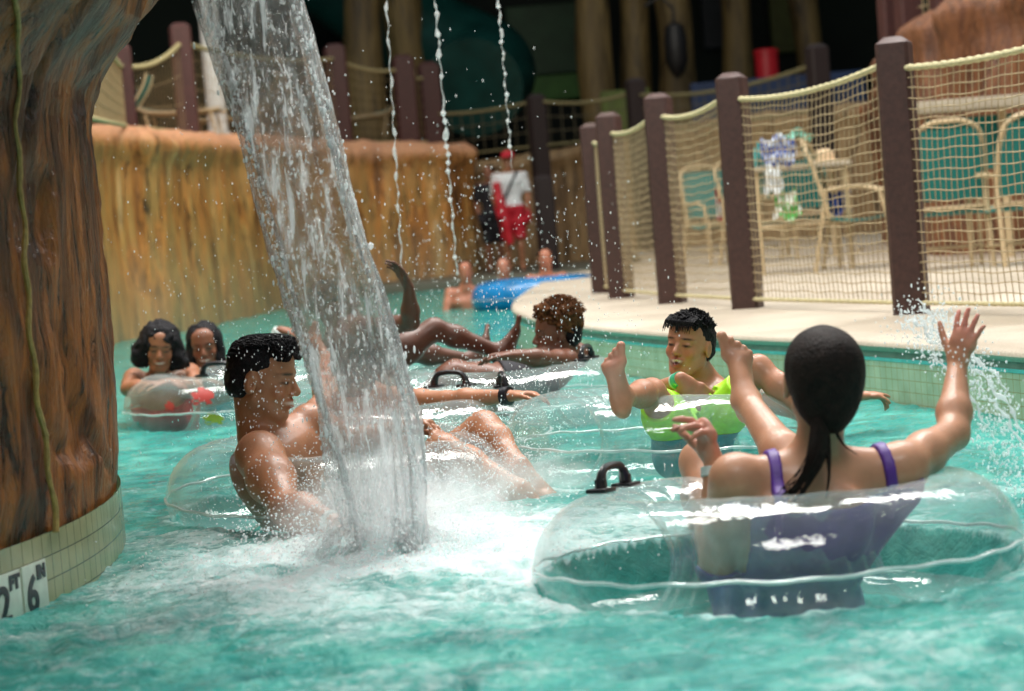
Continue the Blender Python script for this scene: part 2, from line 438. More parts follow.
def cloth(fl, region, name, mat, parent, t=.006, disp=None):
    """garment that follows the body inside a region sdf(X,Y,Z)"""
    F_, lo, n, h, _ = fl; X, Y, Z = xyz(lo, n, h); G = np.maximum(F_-t, region(X, Y, Z).astype(np.float32))
    return mesh_field(G, lo, h, name, mat, parent, None, disp, it=2)
def half(pt, nrm): # positive outside: keeps points with (p-pt).nrm<0
    nrm = unit(nrm); return lambda X, Y, Z: (X-pt[0])*nrm[0]+(Y-pt[1])*nrm[1]+(Z-pt[2])*nrm[2]
def cone_r(a, c, r0_, r1_):
    a = np.asarray(a, float); c = np.asarray(c, float); ab = c-a; L2 = ab@ab
    def f(X, Y, Z):
        x, y, z = X-a[0], Y-a[1], Z-a[2]; t = (x*ab[0]+y*ab[1]+z*ab[2])/L2; tc = np.clip(t, 0, 1)
        d = np.sqrt((x-tc*ab[0])**2+(y-tc*ab[1])**2+(z-tc*ab[2])**2)-(r0_+tc*(r1_-r0_))
        return np.maximum(d, np.maximum(-t, t-1)*math.sqrt(L2))
    return f
def union(*fs): 
    def f(X, Y, Z):
        r = fs[0](X, Y, Z)
        for g in fs[1:]: r = np.minimum(r, g(X, Y, Z))
        return r
    return f
def inter(*fs):
    def f(X, Y, Z):
        r = fs[0](X, Y, Z)
        for g in fs[1:]: r = np.maximum(r, g(X, Y, Z))
        return r
    return f
def band(name, c, axis, r, w, mat, parent, t=.003):
    R = frame(np.cross(unit(axis), V(.3, .5, .8)), unit(axis)); mb = MB()
    prof = [(r, -w/2), (r+t, -w/2+.001), (r+t, w/2-.001), (r, w/2), (r-t, w/2), (r-t, -w/2), (r, -w/2)]
    n = 24; v = []; f = []
    for rr, z in prof:
        for k in range(n): g = 2*math.pi*k/n; v.append(R@V(rr*math.cos(g), rr*math.sin(g), z))
    for i in range(len(prof)-1):
        for k in range(n): l = (k+1) % n; f.append((i*n+k, i*n+l, (i+1)*n+l, (i+1)*n+k))
    mb.add(np.array(v)+np.asarray(c), f); return mb.build(name, mat, parent)
def hairdo(c, R, s, prims, h, mat, parent, amp=.004, freq=60, name='hair', cut=None, seed=1, it=1, stretch=(1, 1, 1)):
    b = Body()
    for q in prims:
        if q[0] == 'el': b.el(c+R@(V(*q[1])*s), V(*q[2])*s, R, q[3]*s if len(q) > 3 else .02*s, q[4] if len(q) > 4 else '+')
        else: b.rc(c+R@(V(*q[1])*s), c+R@(V(*q[2])*s), q[3]*s, q[4]*s, q[5]*s if len(q) > 5 else .02*s)
    lo, n = grid_for(b, h); F_ = b.field(lo, n, h)
    X, Y, Z = xyz(lo, n, h)
    if amp:
        near = np.abs(F_) < amp*3+h*2; I = np.argwhere(near); P = lo+I*h; L = ((P-c)@R)
        F_[tuple(I.T)] += (fbm(L[:, 0]*freq*stretch[0], L[:, 1]*freq*stretch[1], L[:, 2]*freq*stretch[2], 3, seed)*amp*2).astype(np.float32)
    if cut is not None: F_ = np.maximum(F_, cut(X, Y, Z).astype(np.float32))
    return mesh_field(F_, lo, h, name, mat, parent, it=it)
def strands(c, R, s, spec, mat, parent, name='hair_strands'):
    """spec: list of (points local, radius)"""
    mb = MB()
    for pts, r in spec:
        m = len(pts); mb.tube([c+R@(np.asarray(p)*s) for p in pts], [r*s*(1-.8*i/(m-1)) for i in range(m)], 4)
    return mb.build(name, mat, parent)
# ================================================================ light
w = bpy.data.worlds.new('hall_light'); SC.world = w; w.use_nodes = True; nt = w.node_tree; bg = nt.nodes['Background']
tc = N(nt, 'ShaderNodeTexCoord'); sx = N(nt, 'ShaderNodeSeparateXYZ'); sock(nt, tc.outputs['Generated'], sx.inputs[0])
sock(nt, ramp(nt, sx.outputs['Z'], [(0.0, (.05, .06, .06)), (.25, (.16, .18, .18)), (.55, (.6, .66, .70)), (1.0, (1.15, 1.2, 1.25))]), bg.inputs['Color']); bg.inputs['Strength'].default_value = .44
def skylight_and_fill(name, loc, sx_, sy_, power, col=(1, .98, .94), aim=None):
    l = bpy.data.lights.new(name, 'AREA'); l.shape = 'RECTANGLE'; l.size = sx_; l.size_y = sy_; l.energy = power; l.color = col
    o = bpy.data.objects.new(name, l); COL.objects.link(o); o.location = loc
    d = Vector(aim or (loc[0], loc[1], 0))-Vector(loc); o.rotation_euler = d.to_track_quat('-Z', 'Y').to_euler(); return o
for i_ in range(4): skylight_and_fill('skylight_and_fill', (-1.2+1.5*i_, 10.2, 9.5), .75, 7, 420, aim=(.2, 6, 0))
skylight_and_fill('skylight_and_fill', (.8, -1.5, 8.5), 5, 1.6, 330, aim=(0, 5, 0))  # added soft fill from the camera side, lightens faces and water
skylight_and_fill('skylight_and_fill', (-4.2, 8, 9), 2.2, 6, 480, (1, .97, .9), aim=(-.5, 6, 0))
skylight_and_fill('skylight_and_fill', (5.5, 14, 9), 3, 8, 450, aim=(3, 12, 0))
skylight_and_fill('skylight_and_fill', (-1, 19, 8.5), 8, 4, 760, (1, .93, .8), aim=(-1.5, 25, 0))
skylight_and_fill('skylight_and_fill', (0, 33, 12), 14, 3, 60, (.95, 1, .85), aim=(0, 37, 2))
SC.view_settings.view_transform = 'Standard'; SC.view_settings.look = 'None'; SC.view_settings.gamma = 1
SC.view_settings.exposure = .02; SC.view_settings.use_curve_mapping = False
cy = SC.cycles; cy.max_bounces = 14; cy.transparent_max_bounces = 40; cy.transmission_bounces = 10; cy.glossy_bounces = 5; cy.diffuse_bounces = 4
cy.caustics_reflective = False; cy.caustics_refractive = False; cy.sample_clamp_indirect = 6; cy.use_denoising = True
# ================================================================ water
IMP = V(*W(378, 560, 4.95)[:2])
FOAMS = []; TUBES = []   # (x, y, rx, ry, strength)
def water():
    ny, nx = 900, 680
    y = 2.2*np.exp(np.linspace(0, math.log(46/2.2), ny))[:, None]; u = np.linspace(-1, 1, nx)[None, :]
    X = u*(.42*y+.6)+0*y; Y = y+0*u
    wx = X+.12*fbm(X*2, Y*2, 0, 3, 5); wy = Y+.12*fbm(X*2, Y*2, 5, 3, 9)
    near = 1/(1+np.exp((Y-7.5)/.9)); d = np.hypot(X-IMP[0], Y-IMP[1])
    amp = .35+.65*near
    Z = amp*(.022*fbm(wx*2.3, wy*3.4, 1.3, 3, 1)+.012*(1-2*np.abs(fbm(wx*6.5, wy*9, 2.1, 3, 2)))+.005*(1-2*np.abs(fbm(wx*19, wy*24, .3, 3, 4)))*near-.006)
    Z += np.exp(-(d/.34)**2)*(.028+.035*fbm(X*11, Y*11, 0, 3, 21))+np.exp(-((d-.42)/.16)**2)*.018
    Z += np.exp(-(d/.8)**2)*.012*fbm(X*16, Y*16, 3, 3, 22)
    n1 = fbm(wx*3.2, wy*4.2, .2, 4, 31); n2 = fbm(wx*13, wy*17, .6, 4, 33); n3 = 1-2*np.abs(fbm(wx*8, wy*11, 4.6, 3, 37))
    f = .95*np.exp(-(d/.36)**2)+.46*np.exp(-(np.hypot((X-IMP[0]-.36)/.85, (Y-IMP[1]+.0)/.75))**2)
    for (fx, fy, rx, ry, s) in FOAMS: f = f+s*np.exp(-(((X-fx)/rx)**2+((Y-fy)/ry)**2))
    f = f+near*(.34*n1+.19+.28*np.clip(n3-.15, 0, 1))+.30*n2*(f+.3)+.1*np.clip(n1+.1, 0, 1)
    f = np.clip(f, 0, 1.3)
    Z = Z+.006*f*n2
    HU = np.zeros_like(Z)
    for (c_, R_, r_, til, sink) in TUBES:   # the hulls displace the water they float in
        dx, dy = X-c_[0], Y-c_[1]; rho = np.hypot(dx, dy); hc = c_[2]+math.tan(til[0])*dy-math.tan(til[1])*dx
        q = r_*r_-(rho-R_)**2; zt = hc-np.sqrt(np.maximum(q, 0))*.99-.006
        rc_ = R_+math.sqrt(max(r_*r_-c_[2]**2, 0)); zt = np.where((rho > R_+.03) & (dy > .1), np.maximum(zt, -(rc_-rho)*1.8), zt)
        Z = np.where((q > 0) & (zt < Z), zt, Z)
        if sink: Z = np.where(rho < R_-.02, np.minimum(np.where(q > 0, zt, Z), -.16), Z); HU = np.where(rho < R_, 1, HU)
        f = f+.30*np.exp(-((rho-R_-np.sqrt(max(r_*r_-c_[2]**2, 0)))/.035)**2)*(1+n2)*(Y < 8)
        HU = np.where((q > 0) & (zt < .01), 1, HU); f = np.where((q > 0) & (zt < 0), f*.15, f)
    v = np.stack([X, Y, Z], 2).reshape(-1, 3); i = np.arange(ny*nx).reshape(ny, nx)
    q = np.stack([i[:-1, :-1], i[:-1, 1:], i[1:, 1:], i[1:, :-1]], 2).reshape(-1, 4)
    me = mesh_np(v, q, 'water'); a = me.attributes.new('foam', 'FLOAT', 'POINT'); a.data.foreach_set('value', f.astype(np.float32).ravel()); a = me.attributes.new('hull', 'FLOAT', 'POINT'); a.data.foreach_set('value', HU.astype(np.float32).ravel())
    m, nt, b = newmat('aerated_pool_water'); at = N(nt, 'ShaderNodeAttribute', attribute_name='foam'); vec = coords(nt)
    n = noise(nt, vec, 34, 6, .65, .6); n4 = noise(nt, vec, 5, 4, .6, .5)
    teal = ramp(nt, n4, [(.3, (.012, .17, .155)), (.5, (.035, .31, .27)), (.72, (.14, .50, .42))])
    ff = math_(nt, 'ADD', at.outputs['Fac'], math_(nt, 'MULTIPLY', math_(nt, 'SUBTRACT', n, .5), .95))
    fm = ramp(nt, ff, [(.36, 0.0), (.62, .34), (.95, .88), (1.15, 1.0)])
    sock(nt, mixc(nt, fm, teal, (.72, .84, .83)), b.inputs['Base Color'])
    ah = N(nt, 'ShaderNodeAttribute', attribute_name='hull'); sock(nt, math_(nt, 'ADD', ramp(nt, ff, [(.4, .05), (.9, .45)]), math_(nt, 'MULTIPLY', ah.outputs['Fac'], .5), True), b.inputs['Roughness']); sock(nt, math_(nt, 'SUBTRACT', .5, math_(nt, 'MULTIPLY', ah.outputs['Fac'], .45)), b.inputs['Specular IOR Level']); b.inputs['IOR'].default_value = 1.33
    b.inputs['Subsurface Weight'].default_value = .55; b.inputs['Subsurface Scale'].default_value = .10; b.inputs['Subsurface Radius'].default_value = (.25, 1, .95)
    bump(nt, b, math_(nt, 'ADD', noise(nt, vec, 26, 5, .6, 1.0), math_(nt, 'MULTIPLY', n, .5)), .85, .02)
    tag(link('water', me, m), kind='structure')
# ================================================================ clear swim tubes
def vinyl(name, milk=.06, tint=(.95, .99, .985), milkc=(.82, .92, .9)):
    m, nt, b = newmat(name); nt.nodes.remove(b); out = nt.nodes['Material Output']; vec = coords(nt)
    tr = N(nt, 'ShaderNodeBsdfTransparent'); tr.inputs[0].default_value = (*tint, 1)
    di = N(nt, 'ShaderNodeBsdfPrincipled'); di.inputs['Base Color'].default_value = (*milkc, 1); di.inputs['Roughness'].default_value = .25
    gl = N(nt, 'ShaderNodeBsdfGlossy'); gl.inputs['Roughness'].default_value = .045; gl.inputs['Color'].default_value = (1, 1, 1, 1)
    lw = N(nt, 'ShaderNodeLayerWeight'); lw.inputs['Blend'].default_value = .35
    n1 = noise(nt, vec, 9, 4, .6, .4); n2 = noise(nt, vec, 130, 2)
    hh = math_(nt, 'ADD', math_(nt, 'MULTIPLY', n1, .8), math_(nt, 'MULTIPLY', math_(nt, 'GREATER_THAN', n2, .62), .10))
    bp = N(nt, 'ShaderNodeBump'); bp.inputs['Strength'].default_value = .32; bp.inputs['Distance'].default_value = .02; sock(nt, hh, bp.inputs['Height'])
    for q in (gl, lw, di): sock(nt, bp.outputs[0], q.inputs['Normal'])
    mk = math_(nt, 'MULTIPLY', ramp(nt, n1, [(.3, milk*.55), (.7, milk*1.5)]), 1.0)
    edge = math_(nt, 'POWER', lw.outputs['Facing'], 2.4)
    fac = math_(nt, 'ADD', mk, math_(nt, 'MULTIPLY', edge, .50), True)
    m1 = N(nt, 'ShaderNodeMixShader'); sock(nt, fac, m1.inputs[0]); sock(nt, tr.outputs[0], m1.inputs[1]); sock(nt, di.outputs[0], m1.inputs[2])
    m2 = N(nt, 'ShaderNodeMixShader'); fr = math_(nt, 'ADD', math_(nt, 'MULTIPLY', math_(nt, 'POWER', lw.outputs['Facing'], 2.6), .50), .075, True)
    sock(nt, fr, m2.inputs[0]); sock(nt, m1.outputs[0], m2.inputs[1]); sock(nt, gl.outputs[0], m2.inputs[2]); sock(nt, m2.outputs[0], out.inputs['Surface'])
    return m
M['vinyl'] = vinyl('clear_vinyl'); M['seam'] = vinyl('milky_seam', .55)
M['blue_vinyl'] = simple('blue_vinyl', (.0, .20, .50), .25, .3, 6, coat=.5)
def swim_tube(c, lab, R=.375, r=.155, tilt=(0, 0), yaw=0, handles=(), mat=None, group=None, hscale=1.0, seed=0, patch=None, sink=True):
    TUBES.append((c, R, r, tilt, sink))
    root = empty('swim_tube', c, lab, 'swim tube', group)
    mat = mat or M['vinyl']; nu, nv = 144, 40
    u = np.linspace(0, 2*math.pi, nu, endpoint=False)[:, None]; v = np.linspace(0, 2*math.pi, nv, endpoint=False)[None, :]
    inner = np.clip(-np.cos(v), 0, 1)
    rr = r*(1+.02*np.sin(u*3+seed)+0*v)+inner*.005*np.sin(u*26)+.0035*fbm(np.cos(u)*7+0*v, np.sin(u)*7+0*v, v*1.2+seed, 3, 8)
    rr = rr*(1-.10*np.clip(1-np.abs(np.cos(v-0))*1.0, 0, 1)*0)
    rad = R+rr*np.cos(v); P = np.stack([rad*np.cos(u), rad*np.sin(u), rr*.97*np.sin(v)], 2)
    Rm = np.array(Matrix.Rotation(tilt[0], 3, 'X')@Matrix.Rotation(tilt[1], 3, 'Y')@Matrix.Rotation(yaw, 3, 'Z'))
    def wr(Q): return np.asarray(Q)@Rm.T+np.asarray(c)
    i = np.arange(nu*nv).reshape(nu, nv); f = np.stack([i, np.roll(i, -1, 0), np.roll(np.roll(i, -1, 0), -1, 1), np.roll(i, -1, 1)], 2).reshape(-1, 4)
    link('inflated_ring', mesh_np(wr(P.reshape(-1, 3)), f, 'ring'), mat, root)
    g = np.linspace(0, 2*math.pi, 120, endpoint=False)
    ro = R+r*(1+.02*np.sin(g*3+seed))+.002
    mb = MB(); mb.tube(wr(np.stack([ro*np.cos(g), ro*np.sin(g), .0022*np.sin(g*23)+.002*np.sin(g*9)], 1)), .0045, 6, closed=True); mb.build('seam', M['seam'], root)
    for a in handles:
        ca, sa = math.cos(a), math.sin(a); e = V(ca, sa, 0); t = V(-sa, ca, 0); k = hscale
        top = e*(R)+V(0, 0, r*.985)
        h = MB()
        arch = [top+t*x*k+V(0, 0, z*k) for x, z in ((-.070, -.002), (-.066, .016), (-.058, .036), (-.044, .047), (-.022, .051), (0, .052), (.022, .051), (.044, .047), (.058, .036), (.066, .016), (.070, -.002))]
        h.tube(wr(curve_pts(arch, 28)), [.0095*k+.006*k*abs(math.cos(i/28*math.pi))**5 for i in range(29)], 8, flat=(Rm@e, .9))
        for q in (-1, 1):
            R2 = Rm@np.stack([t, e, V(0, 0, 1)], 1)
            h.box(wr([top+t*q*.068*k+V(0, 0, .001)])[0], (.060*k, .050*k, .010*k), R2, .003)
            h.box(wr([top+t*q*.066*k+V(0, 0, .014)])[0], (.018*k, .026*k, .026*k), R2, .004)
        h.build('handle', M['blackplastic'], root)
    if patch:
        for (a0, a1, v0, v1, m_) in patch:
            nU, nV = 14, 8; uu = np.linspace(a0, a1, nU)[:, None]; vv = np.linspace(v0, v1, nV)[None, :]
            q = r*(1+.02*np.sin(uu*3+seed))+.004; P2 = np.stack([(R+q*np.cos(vv))*np.cos(uu), (R+q*np.cos(vv))*np.sin(uu), q*.97*np.sin(vv)+0*uu], 2)
            ii = np.arange(nU*nV).reshape(nU, nV); f2 = np.stack([ii[:-1, :-1], ii[1:, :-1], ii[1:, 1:], ii[:-1, 1:]], 2).reshape(-1, 4)
            keep = [(x//(nV-1)-6.5)**2/36+(x % (nV-1)-3)**2/9 < 1.1+.5*math.sin(x*1.9) for x in range(len(f2))]
            link('printed_logo', mesh_np(wr(P2.reshape(-1, 3)), f2[keep], 'logo'), m_, root)
    return root
# ================================================================ island deck, pool wall
EDGE_PX = [(640, 262), (612, 265), (589, 270), (558, 275.5), (536, 285), (522, 294), (514, 302), (517, 310), (542, 318), (575, 322.5), (605, 326), (667, 331), (730, 333.5), (792, 336), (854, 338.5), (928, 343), (1024, 350)]
DH = .24
EDGE = [WH(x, y, DH)[:2] for x, y in EDGE_PX]
d_ = EDGE[-1]-EDGE[-2]; EDGE += [EDGE[-1]+d_*1.2, EDGE[-1]+d_*3.0]
EDGE3 = curve_pts([V(p[0], p[1], 0) for p in EDGE], 150)
def deck():
    m, nt, b = newmat('pebbled_concrete'); v = coords(nt)
    n1 = noise(nt, v, 1.3, 5); n2 = noise(nt, v, 120, 3)
    sock(nt, mixc(nt, .25, ramp(nt, n1, [(.3, (.34, .28, .21)), (.55, (.47, .40, .31)), (.75, (.55, .47, .38))]), ramp(nt, n2, [(.3, (.35, .28, .2)), (.7, (.9, .82, .7))])), b.inputs['Base Color'])
    sock(nt, ramp(nt, noise(nt, v, .9, 4), [(.35, .28), (.65, .7)]), b.inputs['Roughness']); bump(nt, b, n2, .3, .004)
    n = len(EDGE3); E = [V(p[0], p[1], 0) for p in EDGE3]
    T = [unit(E[min(i+1, n-1)]-E[max(i-1, 0)]) for i in range(n)]; Nn = [V(-t[1], t[0], 0) for t in T]  # inward (towards the deck)
    prof = [(.0, -.02), (-.012, -.010), (-.016, .0), (-.012, .012), (.0, .02), (.02, .024), (.06, .024)]
    mb = MB(); v = []; f = []
    for i in range(n):
        for a, z in prof: v.append(E[i]+Nn[i]*a+V(0, 0, DH-.024+z))
    k = len(prof)
    for i in range(n-1):
        for j in range(k-1): f.append((i*k+j, (i+1)*k+j, (i+1)*k+j+1, i*k+j+1))
    ring = [i*k+k-1 for i in range(n)]
    far = [V(14, 2.5, DH), V(14, 34, DH), V(E[0][0]+.5, 34, DH)]
    m0 = len(v); v += far; f.append(tuple(ring+[m0, m0+1, m0+2]))
    mb.add(v, f); tag(mb.build('floor', m), kind='structure')
    # wall of the island: concrete band, teal line, cream tiles, with arc-length UVs
    L = np.concatenate([[0], np.cumsum([np.linalg.norm(E[i+1]-E[i]) for i in range(n-1)])])
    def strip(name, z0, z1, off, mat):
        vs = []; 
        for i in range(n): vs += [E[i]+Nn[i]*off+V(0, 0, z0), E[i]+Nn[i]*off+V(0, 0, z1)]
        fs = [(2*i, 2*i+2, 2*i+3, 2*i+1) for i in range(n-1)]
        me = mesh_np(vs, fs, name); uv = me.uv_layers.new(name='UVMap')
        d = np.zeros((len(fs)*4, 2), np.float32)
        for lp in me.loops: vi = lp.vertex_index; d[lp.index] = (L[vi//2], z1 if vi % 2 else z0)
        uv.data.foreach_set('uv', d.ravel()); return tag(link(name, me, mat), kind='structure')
    strip('trim_1', .172, .222, 0.0, simple('concrete_face_reflection', (.16, .23, .18), .45, .25, 12, .2))  # grey-green reflection painted into the concrete colour
    strip('trim_2', .158, .172, -.002, simple('teal_waterline_strip', (.12, .55, .52), .25))
    strip('wall_pool', -.5, .158, 0.0, tile_mat('cream_pool_tiles', .045, .045, 'UV', (.56, .62, .43), (.42, .34, .16)))
def tile_mat(name, w_, h_, out='UV', c=(.6, .62, .45), g=(.3, .24, .12)):
    m, nt, b = newmat(name); vec = coords(nt, (1, 1, 1), out)
    br = N(nt, 'ShaderNodeTexBrick'); br.offset = 0; br.inputs['Scale'].default_value = 1
    br.inputs['Brick Width'].default_value = w_; br.inputs['Row Height'].default_value = h_; br.inputs['Mortar Size'].default_value = .0016; br.inputs['Mortar Smooth'].default_value = .3
    br.inputs['Color1'].default_value = (*c, 1); br.inputs['Color2'].default_value = (*[x*.88 for x in c], 1); br.inputs['Mortar'].default_value = (*g, 1)
    sock(nt, vec, br.inputs['Vector'])
    n = noise(nt, coords(nt), 9, 4)
    sock(nt, mixc(nt, 1.0, br.outputs['Color'], ramp(nt, n, [(.3, (.75, .8, .75)), (.7, (1.05, 1.05, 1.05))]), 'MULTIPLY'), b.inputs['Base Color']); b.inputs['Roughness'].default_value = .22
    bump(nt, b, math_(nt, 'SUBTRACT', 1.0, br.outputs['Fac']), .3, .003); return m
# ================================================================ artificial rock
def rock_mat(name, stops, sc=(2.2, 2.2, .35), zst=None, zr=(0, 2), dark=.5, rough=.55):
    m, nt, b = newmat(name); v = coords(nt, sc); v2 = coords(nt)
    n = noise(nt, v, 1.6, 7, .62, .7); c = ramp(nt, n, stops)
    n2 = noise(nt, v, 4.2, 6, .65, 1.2); c = mixc(nt, 1.0, c, ramp(nt, n2, [(.36, (dark*.55,)*3), (.47, (.85, .82, .8)), (.7, (1.12, 1.1, 1.05))]), 'MULTIPLY')
    if zst:
        s = N(nt, 'ShaderNodeSeparateXYZ'); sock(nt, v2, s.inputs[0]); zz = N(nt, 'ShaderNodeMapRange'); zz.inputs[1].default_value = zr[0]; zz.inputs[2].default_value = zr[1]
        sock(nt, math_(nt, 'ADD', s.outputs['Z'], math_(nt, 'MULTIPLY', math_(nt, 'SUBTRACT', n2, .5), .5)), zz.inputs[0])
        r = ramp(nt, zz.outputs[0], [(p, col) for p, col, a in zst]); al = ramp(nt, zz.outputs[0], [(p, a) for p, col, a in zst]); c = mixc(nt, al, c, r)
    sock(nt, c, b.inputs['Base Color']); sock(nt, ramp(nt, n2, [(.3, rough-.2), (.7, rough+.1)]), b.inputs['Roughness'])
    bump(nt, b, math_(nt, 'ADD', n2, math_(nt, 'MULTIPLY', noise(nt, v2, 30, 5), .4)), .7, .05); return m
M['rock'] = rock_mat('ochre_rock', [(.34, (.10, .040, .010)), (.42, (.40, .155, .03)), (.49, (.66, .28, .06)), (.56, (.42, .26, .08)), (.63, (.70, .36, .10)), (.70, (.70, .52, .27))], sc=(3.3, 3.3, .42), dark=.12,
    zst=[(0, (.45, .42, .27), .40), (.3, (.56, .44, .24), .22), (.6, (.5, .26, .08), .0), (.93, (.5, .22, .09), .3), (1, (.66, .33, .19), .8)])
M['rock_red'] = rock_mat('reddish_rock', [(.30, (.035, .014, .008)), (.42, (.13, .045, .018)), (.54, (.25, .095, .032)), (.66, (.16, .065, .03)), (.75, (.27, .13, .07))], sc=(3.6, 3.6, .5), zst=[(0, (.2, .1, .05), .0), (.95, (.3, .13, .07), .2), (1, (.36, .19, .12), .6)], zr=(.2, 2.9))
M['rock_brown'] = rock_mat('carved_brown_rock', [(.30, (.014, .008, .004)), (.41, (.07, .026, .007)), (.49, (.20, .066, .011)), (.57, (.38, .125, .016)), (.66, (.24, .09, .02)), (.78, (.30, .19, .08))], sc=(4.2, 4.2, .8), dark=.15, rough=.42)
def rock_wall(name, path, mat, back=3.0, seed=0, base=-.3, amp=.11, n=240, side=1, lip=.10):
    """path: (x, y, height) along the foot; side=+1: solid lies to the left of the path direction"""
    P = curve_pts([V(*p) for p in path], n); n = len(P); m = 46
    L = np.concatenate([[0], np.cumsum([np.linalg.norm((P[i+1]-P[i])[:2]) for i in range(n-1)])])
    vs = []
    T = [unit(V(*(P[min(i+1, n-1)]-P[max(i-1, 0)])[:2], 0)) for i in range(n)]
    for i in range(n):
        nn = V(-T[i][1], T[i][0], 0)*side; H = P[i][2]
        for j in range(m+6):
            if j <= m:
                t = j/m; z = base+(H-base)*t; s = L[i]
                fl = fbm(s*2.6+.25*math.sin(z*2), z*.5, seed, 4, 41)
                dr = 1-abs(fbm(s*1.5, z*.32, seed+3, 3, 45))*2
                o = -amp*(fl*1.0+dr*.9)*(.4+.6*t)-lip*math.exp(-((t-.93)/.07)**2)+(.25-.0)*(t)*.5
                if t > .95: o += (t-.95)/.05*.10
                vs.append(V(P[i][0], P[i][1], 0)+nn*o+V(0, 0, z+.02*float(fbm(s*1.7, 0, seed, 3, 47))*t+(.05*float(fbm(s*4.0, 2, seed, 3, 49)) if t > .9 else 0)))
            else:
                k = (j-m)/5; z = H+.03*math.sin(k*math.pi)+.03*float(fbm(L[i]*1.7, k*2, seed, 3, 47))
                vs.append(V(P[i][0], P[i][1], 0)+nn*(.2+k**1.5*back)+V(0, 0, z))
    m2 = m+6; i_ = np.arange(n*m2).reshape(n, m2)
    f = np.stack([i_[:-1, :-1], i_[1:, :-1], i_[1:, 1:], i_[:-1, 1:]], 2).reshape(-1, 4)
    if side < 0: f = f[:, ::-1]
    return tag(link(name, mesh_np(np.array(vs, float), f, name), mat), kind='structure')
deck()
# left bank
LB = [(-3.2, 3.5, 1.3), (-2.55, 7.0, 1.42)]+[(*WH(px, py, 0)[:2], h) for px, py, h in ((105, 347, 1.5), (180, 333, 1.66), (240, 319, 1.95), (300, 305, 2.2))]
LB += [(-2.55, 28.5, 2.25), (-1.5, 29.5, 2.15), (-.75, 29.8, 2.05), (-.42, 30.6, 1.98), (-.45, 33, 1.95)]
# heights follow the crest measured in the photograph
def crest_h(x, y, py_of):
    for h in np.arange(.8, 3.2, .01):
        px, py = PX((x, y, h))
        if py <= py_of(px): return h
    return 2.0
crest = lambda px: float(np.interp(px, [90, 160, 240, 300, 345, 400, 440, 470, 482, 500], [124, 130, 135, 138, 142, 143, 143, 146, 156, 175]))
LB = [(x, y, crest_h(x, y, crest)+.02 if y > 8 else h) for x, y, h in LB]
rock_wall('wall_left', LB, M['rock'], 3.0, 1, side=1, n=300)
# reddish rock behind the fenced seating
rock_wall('wall_right', [(4.6, 24.0, 1.9), (4.1, 20.5, 2.05), (3.72, 18.0, 2.25), (4.05, 16.9, 2.45), (5.0, 16.5, 2.62), (7.0, 16.2, 3.0), (10, 15.5, 3.2)], M['rock_red'], 2.5, 5, base=.2, side=1, amp=.24)
# tan rock behind the lifeguard
rock_wall('wall_far', [(-3, 33.0, 1.8), (-.6, 33.0, 1.86), (1.0, 33.0, 2.0), (3.5, 31.5, 2.2), (6.5, 31, 2.3)], rock_mat('tan_rock', [(.3, (.26, .16, .08)), (.5, (.42, .27, .13)), (.7, (.52, .37, .2))]), 4.0, 9, base=-.1, side=1, amp=.06)
